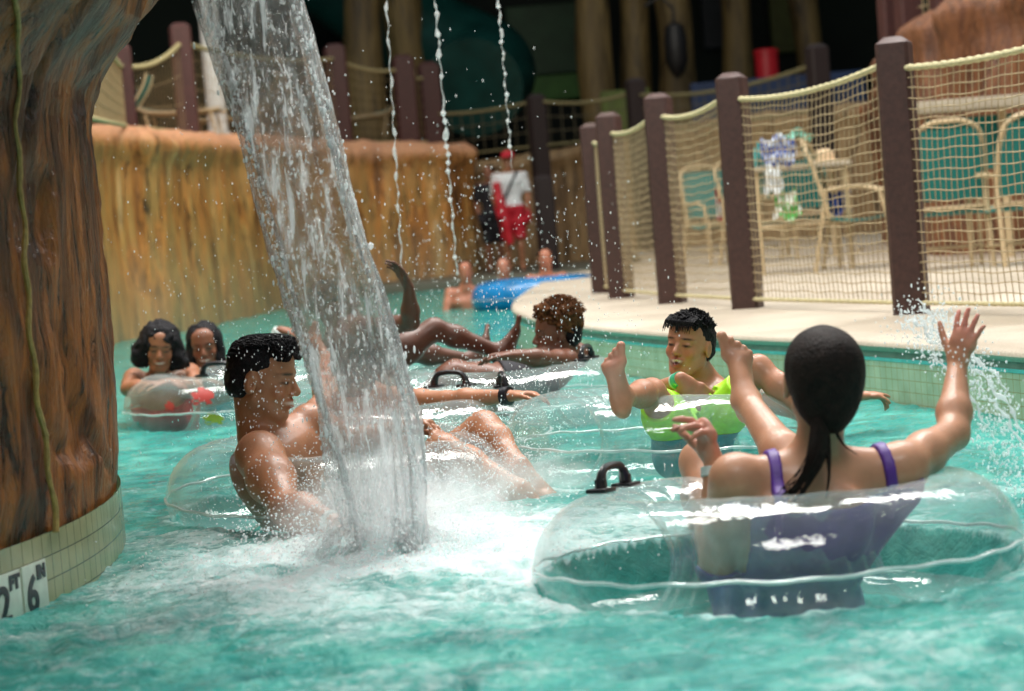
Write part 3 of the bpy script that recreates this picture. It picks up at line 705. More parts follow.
# ---------------------------------------------------------------- carved rock column with tiled foot
def column():
    ax = V(-1.99, 5.15); r0_ = .90; KY = 1.72
    root = empty('rock_column', (ax[0], ax[1], 0), 'massive carved brown rock column rising from the water on a tiled foot', 'rock column')
    sil = [(127, 500), (122, 430), (116, 340), (110, 260), (103, 190), (98, 130), (101, 100), (112, 74), (130, 50), (146, 28), (153, 5)]
    hs = []; rs = []
    for px, py in sil:
        p = W(px, py, 5.7); d = p[0]/p[1]; a = abs(-ax[0]+d*ax[1])/math.sqrt(1+(d*KY)**2); hs.append(p[2]); rs.append(a)
    rs = [q_-.022 for q_ in rs]; hs = [.150]+hs+[1.62, 1.8, 2.0, 2.2]; rs = [r0_+.03]+[max(q_, r0_+.0) if h_ < .25 else q_ for q_, h_ in zip(rs, hs[1:])]+[rs[-1]+.12, rs[-1]+.33, rs[-1]+.42, rs[-1]+.2]
    nz, na = 230, 420; z = np.linspace(.150, 2.2, nz)[:, None]; g = np.linspace(0, 2*math.pi, na, endpoint=False)[None, :]
    r = np.interp(z, hs, rs); c, s = np.cos(g), np.sin(g)
    tw = g+.12*np.sin(z*2.2)
    rid = 1-2*np.abs(fbm(np.cos(tw)*3.4, np.sin(tw)*3.4, z*.75, 4, 61))
    cut = np.clip(.10-np.abs(fbm(np.cos(tw)*2.2+.3*z, np.sin(tw)*2.2, z*1.1, 4, 66)), 0, .1)*10
    r = r+.030*rid*np.clip((z-.16)*9, 0, 1)-.014+.010*fbm(np.cos(g)*14, np.sin(g)*14, z*6, 4, 63)-.028*cut*np.clip((z-.16)*9, 0, 1)
    P = np.stack([ax[0]+r*c, ax[1]+KY*r*s, z+0*g], 2)
    i = np.arange(nz*na).reshape(nz, na); j = np.roll(i, -1, 1)
    f = np.stack([i[:-1], j[:-1], j[1:], i[1:]], 2).reshape(-1, 4)
    link('carved_shaft', mesh_np(P.reshape(-1, 3), f, 'shaft'), M['rock_brown'], root)
    # yellow mineral run down the face
    mb = MB()
    for pts, rad in (([(14, -10), (19, 60), (16, 130), (22, 200), (26, 270), (30, 330), (38, 400), (47, 455), (57, 532)], .0075),):
        Q = []
        for t in curve_pts([V(a, b, 0) for a, b in pts], 60):
            px, py = t[0]+1.6*math.sin(t[1]*.09), t[1]
            d = ray(px, py); lo, hi = 3.0, 5.15
            for _ in range(30):
                mid = (lo+hi)/2; p = EYE+d*(mid/d[1]); rr = np.interp(p[2], hs, rs)
                if np.hypot(p[0]-ax[0], (p[1]-ax[1])/KY) > rr+.012: lo = mid
                else: hi = mid
            Q.append(EYE+d*(lo/d[1]))
        mb.tube(Q, [rad*(.8+.4*random.random()) for _ in Q], 7)
    mb.build('mineral_run', simple('yellow_mineral', (.36, .25, .07), .5, .3, 60, .3), root)
    # tiled foot
    n = 200; vs = []; 
    for k in range(n):
        g_ = 2*math.pi*k/n
        for z_ in (-.5, .166): vs.append((ax[0]+r0_*math.cos(g_), ax[1]+KY*r0_*math.sin(g_), z_))
    fs = [(2*k, 2*((k+1) % n), 2*((k+1) % n)+1, 2*k+1) for k in range(n)]
    AL = np.concatenate([[0], np.cumsum([math.hypot(vs[2*((k+1) % n)][0]-vs[2*k][0], vs[2*((k+1) % n)][1]-vs[2*k][1]) for k in range(n)])])
    me = mesh_np(vs, fs, 'foot'); uv = me.uv_layers.new(name='UVMap'); d = np.zeros((len(fs)*4, 2), np.float32)
    for pi, p in enumerate(me.polygons):
        for q, li in enumerate(p.loop_indices):
            vi = me.loops[li].vertex_index; k = vi//2
            if pi == n-1 and k == 0: k = n
            d[li] = (AL[k], .166+.0008 if vi % 2 else -.5)
    uv.data.foreach_set('uv', d.ravel())
    ft = link('tiled_foot', me, tile_mat('olive_cream_tiles', .052, .0556, 'UV', (.38, .37, .2), (.07, .07, .035)), root)
    # depth marker tiles
    mw = simple('white_marker_tile', (.62, .68, .58), .2); mk = simple('black_marker_ink', (.01, .012, .02), .3)
    for (px, py, big, small) in ((7.0, 596, '2', 'FT'), (35.0, 588, '6', 'IN')):
        dd = ray(px, py); lo, hi = 3.0, 5.1
        for _ in range(40):
            mid = (lo+hi)/2; p = EYE+dd*(mid/dd[1])
            if np.hypot(p[0]-ax[0], (p[1]-ax[1])/KY) > r0_+.003: lo = mid
            else: hi = mid
        p = EYE+dd*(lo/dd[1]); p[2] = .052
        out = unit(V(p[0]-ax[0], (p[1]-ax[1])/KY**2, 0)); t = V(-out[1], out[0], 0)
        pl = MB(); R = np.stack([t, -out, V(0, 0, 1)], 1); pl.box(p, (.122, .006, .118), R, .002)
        o = pl.build('depth_marker', mw, root); o['label'] = 'white tile reading %s %s' % (big, small)
        for tx, size, ox, oz in ((big, .118, -.050, -.050), (small, .042, .008, .020)):
            cu = bpy.data.curves.new('lettering', 'FONT'); cu.body = tx; cu.size = size; cu.extrude = .0008; cu.offset = .003
            q = bpy.data.objects.new('lettering', cu); COL.objects.link(q); cu.materials.append(mk)
            Mx = Matrix(((t[0], 0, out[0], 0), (t[1], 0, out[1], 0), (0, 1, 0, 0), (0, 0, 0, 1)))
            pos = p+out*.0042+t*ox+V(0, 0, oz); Mx.translation = Vector(pos)
            q.parent = o; q.matrix_world = Mx
            if True:
                q.matrix_parent_inverse = Matrix.Translation(-root.location)@Matrix.Identity(4) if False else Matrix.Identity(4)
                q.matrix_basis = Mx
    return ax, r0_
column()
# ---------------------------------------------------------------- fences
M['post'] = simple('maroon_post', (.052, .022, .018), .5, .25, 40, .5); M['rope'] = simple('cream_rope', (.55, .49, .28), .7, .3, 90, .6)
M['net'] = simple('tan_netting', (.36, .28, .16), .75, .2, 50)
def post(x, y, h0, h1, w_, rot, lab, group=None, dark=None):
    mb = MB(); R = np.array(Matrix.Rotation(rot, 3, 'Z')); hw = w_/2; cc = w_*.10
    pr = [(hw-cc, hw), (hw, hw-cc), (hw, -hw+cc), (hw-cc, -hw), (-hw+cc, -hw), (-hw, -hw+cc), (-hw, hw-cc), (-hw+cc, hw)]
    vs = []; n = 8
    levels = [(0, 1), (h1-h0-w_*.28, 1), (h1-h0-w_*.20, .98), (h1-h0, .52)]
    for z, k in levels:
        for a, b in pr: vs.append(V(x, y, h0+z)+R@V(a*k, b*k, 0))
    f = []
    for i in range(len(levels)-1):
        for j in range(n): l = (j+1) % n; f.append((i*n+j, i*n+l, (i+1)*n+l, (i+1)*n+j))
    f += [tuple(range(n))[::-1], tuple(3*n+j for j in range(n))]
    mb.add(vs, f); o = mb.build('fence_post', dark or M['post'], None, True)
    return tag(o, lab, 'fence post', group)
def net(a, b, h0, h1, lab, h0b=None, cell=.05, r=.0027, sag=.05, group=None, bulge=.03, ropes=True, rr=.017, mat=None, htop=None, ropem=None):
    """netting panel from a to b (x,y); h0/h1 (start, end) heights"""
    a = V(*a, 0); b = V(*b, 0); L = np.linalg.norm(b-a); d = unit(b-a); nn = V(-d[1], d[0], 0)
    root = empty('rope_net_panel', (*((a+b)/2)[:2], h0), lab, 'rope net fence', group)
    top = lambda t: (h1 if htop is None else h1+(htop-h1)*t)-sag*4*t*(1-t)
    lo_ = lambda t: h0 if h0b is None else h0+(h0b-h0)*t
    pt = lambda t, s: a+d*L*t+nn*bulge*math.sin(math.pi*t)*math.sin(math.pi*s)+V(0, 0, lo_(t)+(top(t)-lo_(t))*s)
    mb = MB(); nv = max(4, int(L/cell)); nh = max(3, int((h1-h0)/cell))
    for i in range(1, nv):
        t = i/nv; mb.tube([pt(t+.0012*math.sin(k*2.1+i), k/10) for k in range(11)], r*.85, 4, cap=False)
    for j in range(1, nh):
        mb.tube([pt(k/24, j/nh+.004*math.sin(k*1.3+j)) for k in range(25)], r, 4, cap=False)
    mb.build('netting', mat or M['net'], root)
    for nm, s in (('top_rope', 1), ('bottom_rope', 0)):
        rb = MB(); K = int(L/.02); rb.tube([pt(k/K, s) for k in range(K+1)], [rr*(1 if s else .7)*(.88+.14*math.sin(k*1.9)) for k in range(K+1)], 8)
        rb.build(nm, ropem or M['rope'], root)
PB = [(912, 313.5), (748, 308), (673, 303), (622, 297.5), (604, 291)]
PT = [(890, 36), (730, 72), (655, 93), (610, 112), (585, 123)]
pp = [WH(x, y, DH) for x, y in PB]; pp[4] = W(604, 291, pp[3][1]+1.15)
extra = 2*pp[0]-pp[1]+V(.15, -.1, 0)
descr = ['thick maroon post standing highest beside the raised hand with splash at its foot', 'maroon fence post behind the dark haired boy, second tallest', 'maroon fence post standing between the second tallest post and the close pair', 'maroon post, front one of the close pair at the end of the fence', 'maroon post, rear one of the close pair farthest along the fence']
hts = []
for k, (p, q) in enumerate(zip(pp, PT)):
    h = max(hh for hh in np.arange(.8, 2.2, .005) if PX((p[0], p[1], hh))[1] >= q[1]); hts.append(h)
    post(p[0], p[1], DH, h, .152 if k < 4 else .15, math.radians(-22), descr[k], 'maroon posts of the pool deck fence')
seq = [(extra[:2], hts[0]+.02)]+[(p[:2], h) for p, h in zip(pp, hts)]
nl = ['rope net panel running off past the tallest post before the teal chairs', 'rope net panel between the two tallest maroon posts with towels behind it', 'rope net panel just behind the laughing boy, left of the second tallest post', 'narrow rope net panel beside the close pair of posts', 'narrowest rope net strip inside the close pair of posts']
for k in range(5):
    (a, ha), (b, hb) = seq[k], seq[k+1]; u = unit(V(*(b-a), 0))[:2]
    net(a+u*.08, b-u*.08, DH+.05, ha-.11, nl[k], None, .048, .0028, .045, 'net panels of the pool deck fence', htop=hb-.15)
# fence on the left rock
def path_pt(px, y): p = W(px, 200, y); return p[:2]
M['post_far'] = simple('far_maroon_post', (.065, .02, .017), .6, .2)
lp = [(103, 12.0, 130, 52, 'maroon post on the left rock beside the brown column'), (127, 20.0, 124, 44, 'thick maroon post on the left rock closest to the brown column'), (189, 23.0, 131, 23, 'tall maroon post next to the white pole on the left rock'), (342, 31.0, 140, 44, 'maroon post beside the waterfall on the rock crest'), (409, 32.3, 139, 55, 'maroon post on the rock crest between two others'), (434, 33.0, 139, 62, 'maroon post nearest the rounded end of the rock crest')]
LP = []
for px, y, yb, yt, lab in lp[1:]:
    pb = W(px, yb+4, y); pt_ = W(px-7, yt, y); LP.append((pb, pt_[2]))
    post(pb[0], pb[1], pb[2]-.15, pt_[2], .0105*y, .2, lab, 'posts on the left rock', M['post_far'])
LQ = (W(86, 120, 13.0), LP[0][1]-.05)
ln = [(LQ[0][:2], LP[0][0][:2], (LQ, LP[0]), 'rope net panel touching the brown column'), (LP[0][0][:2], LP[1][0][:2], (LP[0], LP[1]), 'rope net panel with loungers seen through it left of the waterfall'), (LP[1][0][:2], LP[2][0][:2], (LP[1], LP[2]), 'rope net panel crossing behind the waterfall'), (LP[2][0][:2], LP[3][0][:2], (LP[2], LP[3]), 'rope net panel above the rock crest right of the waterfall'), (LP[3][0][:2], LP[4][0][:2], (LP[3], LP[4]), 'narrow rope net panel at the end of the rock crest')]
M['net_far'] = simple('dim_netting', (.30, .22, .11), .8); M['rope_far'] = simple('dim_rope', (.40, .34, .17), .8)  # darker net and rope, dimness of the hall put into the colour
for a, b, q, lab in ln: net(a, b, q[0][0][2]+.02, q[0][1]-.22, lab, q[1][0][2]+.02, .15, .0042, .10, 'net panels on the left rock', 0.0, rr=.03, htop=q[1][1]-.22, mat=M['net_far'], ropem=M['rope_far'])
# white pole
pb = W(219, 138, 26.0); pt_ = W(199, -40, 26.0); mb = MB()
mb.tube([pb-V(0, 0, .15), V(pb[0], pb[1], pt_[2])], .125, 24); mb.tube([pb-V(0, 0, .02), pb+V(0, 0, .07)], .17, 24)
tag(mb.build('white_pole', simple('white_paint', (.75, .77, .76), .4)), 'tall white pole standing on the left rock behind the waterfall', 'pole')
# far fence and posts, hall shade put into their dark colours
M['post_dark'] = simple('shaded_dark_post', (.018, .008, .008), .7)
fp = [(540, 31.5, 152, 94), (640, 30.5, 150, 78), (820, 27, 100, 44)]
FP = []
for (px, y, yb, yt), lab in zip(fp, ('dark post above the far tan rock behind the lifeguard', 'dark post in the far hall between two log columns', 'dark post in the far hall beside the red drum')):
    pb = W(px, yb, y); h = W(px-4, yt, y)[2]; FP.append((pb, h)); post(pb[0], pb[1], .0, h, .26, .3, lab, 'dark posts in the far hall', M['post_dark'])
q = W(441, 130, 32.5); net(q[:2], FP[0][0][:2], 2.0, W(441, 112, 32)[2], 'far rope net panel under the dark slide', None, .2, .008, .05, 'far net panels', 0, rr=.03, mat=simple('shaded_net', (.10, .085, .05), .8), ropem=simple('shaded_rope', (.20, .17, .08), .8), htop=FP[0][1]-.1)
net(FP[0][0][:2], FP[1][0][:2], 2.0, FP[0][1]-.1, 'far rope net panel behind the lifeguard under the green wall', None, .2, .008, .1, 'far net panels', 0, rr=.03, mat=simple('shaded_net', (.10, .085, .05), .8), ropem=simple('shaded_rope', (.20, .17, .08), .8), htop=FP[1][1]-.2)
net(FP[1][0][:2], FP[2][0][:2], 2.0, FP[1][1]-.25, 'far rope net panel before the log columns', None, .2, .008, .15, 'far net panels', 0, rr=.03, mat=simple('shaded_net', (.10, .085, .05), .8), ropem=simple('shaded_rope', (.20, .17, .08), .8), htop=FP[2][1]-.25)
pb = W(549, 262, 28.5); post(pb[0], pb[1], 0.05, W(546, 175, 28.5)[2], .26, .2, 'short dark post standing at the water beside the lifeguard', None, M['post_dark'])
# posts on the right rock, top
for px, yb, y, lab in ((893, 60, 19, 'dark maroon post over the reddish rock, first of three'), (912, 60, 18.6, 'dark maroon post over the reddish rock, middle of three'), (945, 40, 18, 'dark maroon post over the reddish rock, last before the net')):
    pb = W(px, yb, y); post(pb[0], pb[1], 1.9, 4.2, .19 if px != 912 else .22, .2, lab, None, M['post_far'])
a = W(955, 30, 17.8); b = W(1080, 10, 17.5); net(a[:2], b[:2], 2.2, 3.6, 'rope net panel above the reddish rock', None, .12, .007, .05, None, 0, rr=.03)
a = W(919, 30, 18.5); b = W(940, 10, 18.1); net(a[:2], b[:2], 2.0, 3.6, 'narrow rope net strip between two posts above the reddish rock', None, .12, .007, .02, None, 0, rr=.03)
# ---------------------------------------------------------------- far hall
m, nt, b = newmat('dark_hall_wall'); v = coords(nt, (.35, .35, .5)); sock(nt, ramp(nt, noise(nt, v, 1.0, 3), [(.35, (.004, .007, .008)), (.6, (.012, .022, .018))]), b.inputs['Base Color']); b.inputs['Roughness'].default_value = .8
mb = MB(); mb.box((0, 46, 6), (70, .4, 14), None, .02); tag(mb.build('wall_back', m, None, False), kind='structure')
mb = MB(); mb.box((0, 40.5, 8.6), (70, 12, .3), None, .02); tag(mb.build('ceiling_blocker', m, None, False), kind='structure')  # unseen slab over the far part only, added to darken the logs
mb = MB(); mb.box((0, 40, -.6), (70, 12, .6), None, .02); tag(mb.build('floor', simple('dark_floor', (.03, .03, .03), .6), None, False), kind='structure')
def panel(x0, y0, x1, y1, Y, name, col, lab, cat, depth=.3, rough=.6):
    st = name.startswith('trim')
    a = W(x0, y0, Y); b = W(x1, y1, Y); mb = MB(); mb.box(((a[0]+b[0])/2, Y, (a[2]+b[2])/2), (abs(b[0]-a[0]), depth, abs(a[2]-b[2])), None, .03)
    o = mb.build(name, simple(name+'_paint', col, rough, .25, 2), None, False); return tag(o, kind='structure') if st else tag(o, lab, cat)
panel(505, 8, 590, 74, 45.6, 'trim_3', (.035, .09, .045), 'dull green wall panel behind the far fence', 'wall panel')
panel(506, 76, 592, 97, 45.6, 'trim_4', (.07, .2, .04), 'bright green band below the dull green panel', 'wall panel')
panel(700, -6, 725, 48, 45.6, 'trim_5', (.04, .045, .06), 'dark grey panel between two log columns', 'wall panel')
panel(768, -4, 798, 52, 45.6, 'trim_6', (.11, .12, .03), 'olive green panel behind the red drum', 'wall panel')
panel(690, 84, 870, 170, 34.5, 'blue_counter', (.012, .035, .11), 'long blue counter front in the far hall', 'counter')
panel(600, 92, 655, 170, 34.9, 'painted_mural', (.10, .14, .02), 'yellow green mural board at the foot of the log columns', 'mural board')
# log columns
M['log'] = rock_mat('bark_log', [(.3, (.07, .045, .018)), (.5, (.17, .12, .045)), (.7, (.25, .18, .07))], sc=(1.2, 1.2, .2), dark=.55)
def log(px, wpx, y, yb, lab):
    p = W(px, 60, y); r = wpx/2*y/F; mb = MB(); n = 26; zs = np.linspace(0.0, 9, 28)
    pts = [V(p[0]+.05*math.sin(z*1.3+px), y, z) for z in zs]; mb.tube(pts, [r*(1+.06*math.sin(z*2.1+px)+.08*math.exp(-((z-2)/.8)**2)) for z in zs], n)
    o = mb.build('log_column', M['log']); tag(o, lab, 'log column', 'log columns in the far hall')
log(365, 38, 35.5, 0, 'pale log column just right of the waterfall, thickest of the far pair')
log(405, 40, 37.0, 0, 'darker log column beside the thick pale one near the slide')
log(597, 34, 36, 0, 'log column left of the dark hanging lamp'); log(636, 30, 37, 0, 'log column in the middle of the far trio'); log(675, 36, 36.5, 0, 'log column holding the dark hanging lantern')
log(737, 30, 38, 0, 'log column left of the red drum'); log(808, 28, 39, 0, 'log column right of the red drum')
# slide tube
mb = MB(); c = W(478, 66, 37); mb.tube(curve_pts([c+V(-3.2, 2, 2.6), c+V(-1.4, 1.0, 1.0), c+V(.1, .0, .0), c+V(-.1, -1.6, -.5)], 30), .88, 28)
tag(mb.build('slide_tube', simple('dark_teal_fibreglass', (.006, .05, .045), .3, .3, 3)), 'dark teal enclosed slide tube beside the log columns', 'water slide')
mb = MB(); c = W(767, 68, 34.6); c[2] = W(780, 84, 34.5)[2]+.31; mb.lathe([(.2, -.30), (.2, .22), (.215, .23), (.215, .28), (.17, .31)], c, 24)
tag(mb.build('red_drum', simple('red_plastic', (.42, .01, .02), .4)), 'red drum with a rim on the far blue counter', 'drum')
mb = MB(); c = W(676, 50, 35.2); R3 = np.eye(3); mb.lathe([(.02, .75), (.03, .5), (.16, .42), (.2, .2), (.2, -.2), (.12, -.4), (.02, -.5)], c, 10); mb.tube([c+V(-.5, 0, .8), c+V(-.2, 0, .95), c+V(0, 0, .72)], .03, 6)
tag(mb.build('hanging_lantern', simple('black_iron', (.008, .008, .01), .5)), 'black lantern hanging on the log column', 'lantern')
# ---------------------------------------------------------------- patio furniture
M['frame'] = simple('tan_metal_frame', (.50, .38, .22), .45, .1); M['sling'] = simple('teal_sling', (.0, .17, .16), .7, .2, 60, .2); M['grey_wood'] = simple('pale_board', (.42, .36, .27), .6)
def chair(x, y, z, rot, k, lab, group):
    root = empty('patio_chair', (x, y, z), lab, 'patio chair', group); R = np.array(Matrix.Rotation(rot, 3, 'Z'))
    T = lambda p: V(x, y, z)+R@(V(*p)*k)
    for s in (-1, 1):
        MB().tube([T(p) for p in [(s*.27, -.26, 0), (s*.27, -.25, .42), (s*.27, -.20, .62), (s*.27, -.05, .66), (s*.27, .20, .65)]], .018*k, 8).build('leg', M['frame'], root)
        MB().tube([T(p) for p in [(s*.27, .34, 0), (s*.26, .26, .42), (s*.25, .22, .66)]], .018*k, 8).build('leg', M['frame'], root)
    MB().tube(curve_pts([T(p) for p in [(-.25, .20, .42), (-.25, .30, .8), (-.22, .36, .98), (-.12, .39, 1.05), (0, .40, 1.06), (.12, .39, 1.05), (.22, .36, .98), (.25, .30, .8), (.25, .20, .42)]], 40), .018*k, 8).build('back_frame', M['frame'], root)
    MB().tube([T(p) for p in [(-.25, -.24, .42), (.25, -.24, .42)]], .016*k, 8).build('stretcher', M['frame'], root); MB().tube([T(p) for p in [(-.25, .22, .44), (.25, .22, .44)]], .016*k, 8).build('stretcher', M['frame'], root); MB().tube([T(p) for p in [(-.26, .0, .15), (.26, .0, .15)]], .012*k, 8).build('stretcher', M['frame'], root)
    vs = []; n = 9
    for i in range(n):
        t = i/(n-1); vs += [T((-.245, -.24+.46*t, .425-.03*math.sin(math.pi*t))), T((.245, -.24+.46*t, .425-.03*math.sin(math.pi*t))), T((-.245, -.24+.46*t, .415-.03*math.sin(math.pi*t))), T((.245, -.24+.46*t, .415-.03*math.sin(math.pi*t)))]
    f = []
    for i in range(n-1): a = 4*i; f += [(a, a+1, a+5, a+4), (a+2, a+6, a+7, a+3), (a, a+4, a+6, a+2), (a+1, a+3, a+7, a+5)]
    MB().add(vs, f).build('seat', M['sling'], root); vs = []
    for i in range(n):
        t = i/(n-1); yy = .225+.16*t; zz = .50+.50*t; wd = .24-.05*max(0, t-.7)/.3; vs += [T((-wd, yy, zz)), T((wd, yy, zz)), T((-wd, yy+.012, zz)), T((wd, yy+.012, zz))]
    MB().add(vs, f).build('backrest', M['sling'], root)
    return root
def at(px, py, h=DH): return WH(px, py, h)
for px, py, rot, k, lab in ((722, 264, .4, .95, 'patio chair with a red and white cloth, left of the second tallest post'), (950, 268, 3.05, .98, 'teal sling patio chair just right of the tallest post'), (1022, 264, 3.3, .98, 'teal sling patio chair at the right frame edge beyond the net'), (862, 268, 1.3, .98, 'patio chair with a bag on it left of the tallest post'), (762, 262, .7, .95, 'patio chair draped with a blue plaid towel'), (812, 256, 2.9, .98, 'teal backed patio chair behind the towel chair')):
    p = at(px, py); chair(p[0], p[1], DH, rot, k, lab, 'patio chairs behind the net')
# long bench back / counter rail
p0 = at(915, 268); root = empty('deck_table', (p0[0]+.9, p0[1]+.5, DH), 'long pale topped table with teal panel behind the patio chairs', 'table')
a = W(912, 112, 15.7); b = W(1090, 95, 15.7); th = a[2]+.02
MB().box(((a[0]+b[0])/2, 15.7, th), (b[0]-a[0], .5, .09), None, .01).build('table_top', M['grey_wood'], root)
MB().box(((a[0]+b[0])/2-.05, 15.75, th-.30), (b[0]-a[0]-.3, .03, .42), None, .01).build('panel', M['sling'], root)
for xx in (a[0], (a[0]+b[0])/2, b[0]): MB().tube([V(xx, 15.7, DH), V(xx, 15.7, th-.04)], .035, 10).build('leg', M['frame'], root)
p = at(806, 272); root = empty('patio_table', (p[0], p[1]+.2, DH), 'tall tan patio table piled with towels and bags', 'table'); tz = 1.08
MB().box((p[0], p[1]+.2, tz), (.8, .7, .04), None, .01).build('table_top', M['grey_wood'], root)
for sx_ in (-.36, .36):
    for sy_ in (-.1, .5): MB().tube([V(p[0]+sx_, p[1]+sy_, DH), V(p[0]+sx_*.97, p[1]+sy_, tz)], .022, 8).build('leg', M['frame'], root)
MB().tube([V(p[0]-.36, p[1]-.1, .62), V(p[0]+.36, p[1]-.1, .62)], .016, 8).build('stretcher', M['frame'], root); MB().tube([V(p[0]-.36, p[1]+.5, .62), V(p[0]+.36, p[1]+.5, .62)], .016, 8).build('stretcher', M['frame'], root)
def plaid(name, c1, c2, s=24):
    m, nt, b = newmat(name); v = coords(nt); ch = N(nt, 'ShaderNodeTexChecker'); ch.inputs['Scale'].default_value = s; ch.inputs[1].default_value = (*c1, 1); ch.inputs[2].default_value = (*c2, 1); sock(nt, v, ch.inputs[0])
    sock(nt, ch.outputs[0], b.inputs['Base Color']); b.inputs['Roughness'].default_value = .9; return m
def draped(name, px, py, Y, w_, hgt, mat, lab, cat='towel', seed=0, thick=.05):
    c = W(px, py, Y); nu, nv = 16, 14; vs = []
    for s in (0, 1):
        for i in range(nu):
            for j in range(nv):
                u = i/(nu-1)-.5; v = j/(nv-1)-.5; d = .03*math.sin(u*17+seed+v*3)+.015*math.sin(v*11+seed)
                wv = 1+.12*math.sin(v*5+seed); vs.append(c+V(u*w_*wv, d+(thick if s else 0)*(1-4*u*u*.8)*(1-3.4*v*v), v*hgt+.03*math.sin(u*9+seed)))
    g = np.arange(nu*nv).reshape(nu, nv); f = np.stack([g[:-1, :-1], g[1:, :-1], g[1:, 1:], g[:-1, 1:]], 2).reshape(-1, 4)
    f2 = f[:, ::-1]+nu*nv; e = list(g[0, :])+list(g[1:, -1])+list(g[-1, -2::-1])+list(g[-2:0:-1, 0])
    sd = [(e[i], e[(i+1) % len(e)], e[(i+1) % len(e)]+nu*nv, e[i]+nu*nv) for i in range(len(e))]
    mb = MB(); mb.add(vs, [tuple(q) for q in f]+[tuple(q) for q in f2]+sd); return tag(mb.build(name, mat), lab, cat)
zt = p[1]-.15
draped('towel', 778, 152, zt, .26, .24, plaid('blue_plaid', (.05, .1, .38), (.6, .66, .75), 16), 'blue and white plaid towel hanging off the patio table', seed=1)
draped('towel', 762, 170, zt+.1, .14, .40, simple('teal_towel', (.05, .36, .36), .9), 'teal towel hanging beside the plaid one', seed=2)
draped('towel', 773, 180, zt-.05, .13, .22, simple('white_towel', (.75, .78, .78), .9), 'white towel hanging under the plaid towel', seed=3)
draped('tote_bag', 787, 205, zt, .2, .22, plaid('white_green', (.75, .78, .72), (.1, .45, .1), 9), 'white and green bag under the patio table', 'bag', 4, .12)
draped('tote_bag', 836, 202, zt+.2, .24, .18, simple('blue_bag', (.03, .07, .28), .8), 'blue bag hanging under the chair seat', 'bag', 5, .12)
draped('jacket', 721, 205, at(722, 264)[1]-.22, .1, .34, plaid('red_white_cloth', (.75, .72, .72), (.6, .02, .05), 7), 'red and white cloth seen through the net beside the second tallest post', 'cloth', 6)
c = W(822, 124, zt+.3); 
hat = MB().lathe([(.0, -.004), (.16, -.006), (.16, .002), (.085, .012), (.078, .07), (.04, .10), (.0, .105)], (c[0], c[1], tz+.028), 20); tag(hat.build('straw_hat', simple('straw', (.62, .45, .28), .8)), 'straw hat lying on the patio table', 'hat')
draped('towel', 795, 136, zt+.25, .26, .07, simple('mint_towel', (.3, .62, .5), .9), 'mint green folded towel on the patio table', seed=7, thick=.15)
# loungers behind the left net
def lounger(px, Y, lab, flip=1, k=1.0):
    z = W(px, 138, Y)[2]; c = V(*W(px, 120, Y)[:2], z); root = empty('sun_lounger', c, lab, 'sun lounger', 'sun loungers behind the left net'); T = lambda p: c+V(p[0]*flip, p[1], p[2])*k
    for s in (-.3, .3):
        MB().tube(curve_pts([T(q) for q in [(-.9, s, .32), (-.1, s, .33), (.25, s, .42), (.52, s, .75), (.62, s, 1.0)]], 24), .022*k, 8).build('frame', M['frame'], root)
        for a in (-.75, .15): MB().tube([T((a, s, .32)), T((a-.06, s, 0))], .02*k, 8).build('leg', M['frame'], root)
    pr = [(-.85, .34), (-.1, .345), (.25, .435), (.50, .76), (.60, .98)]; vs = []
    for a, zz in pr: vs += [T((a, -.28, zz)), T((a, .28, zz)), T((a, -.28, zz-.012)), T((a, .28, zz-.012))]
    f = []
    for i in range(4): q = 4*i; f += [(q, q+1, q+5, q+4), (q+2, q+6, q+7, q+3), (q, q+4, q+6, q+2), (q+1, q+3, q+7, q+5)]
    MB().add(vs, f).build('sling', M['sling'], root)
lounger(116, 20.5, 'teal sun lounger nearest the brown column', 1, .62); lounger(160, 24.0, 'teal sun lounger between the two near maroon posts', -1, .85); lounger(245, 29, 'teal sun lounger behind the white pole', 1, .9); lounger(378, 34.0, 'teal sun lounger beyond the rock crest right of the waterfall', 1, 1.1)
# ================================================================ people and tubes
def chk(nm, *pts):
    print('LEN', nm, ' '.join('%.2f' % np.linalg.norm(pts[i+1]-pts[i]) for i in range(len(pts)-1)))
def slab_r(pt, nrm, w):
    nrm = unit(nrm); return lambda X, Y, Z: np.abs((X-pt[0])*nrm[0]+(Y-pt[1])*nrm[1]+(Z-pt[2])*nrm[2])-w
def ball_r(c, r): return lambda X, Y, Z: np.sqrt((X-c[0])**2+(Y-c[1])**2+(Z-c[2])**2)-r
def flip(f): return lambda X, Y, Z: -f(X, Y, Z)
VOX = 1.0
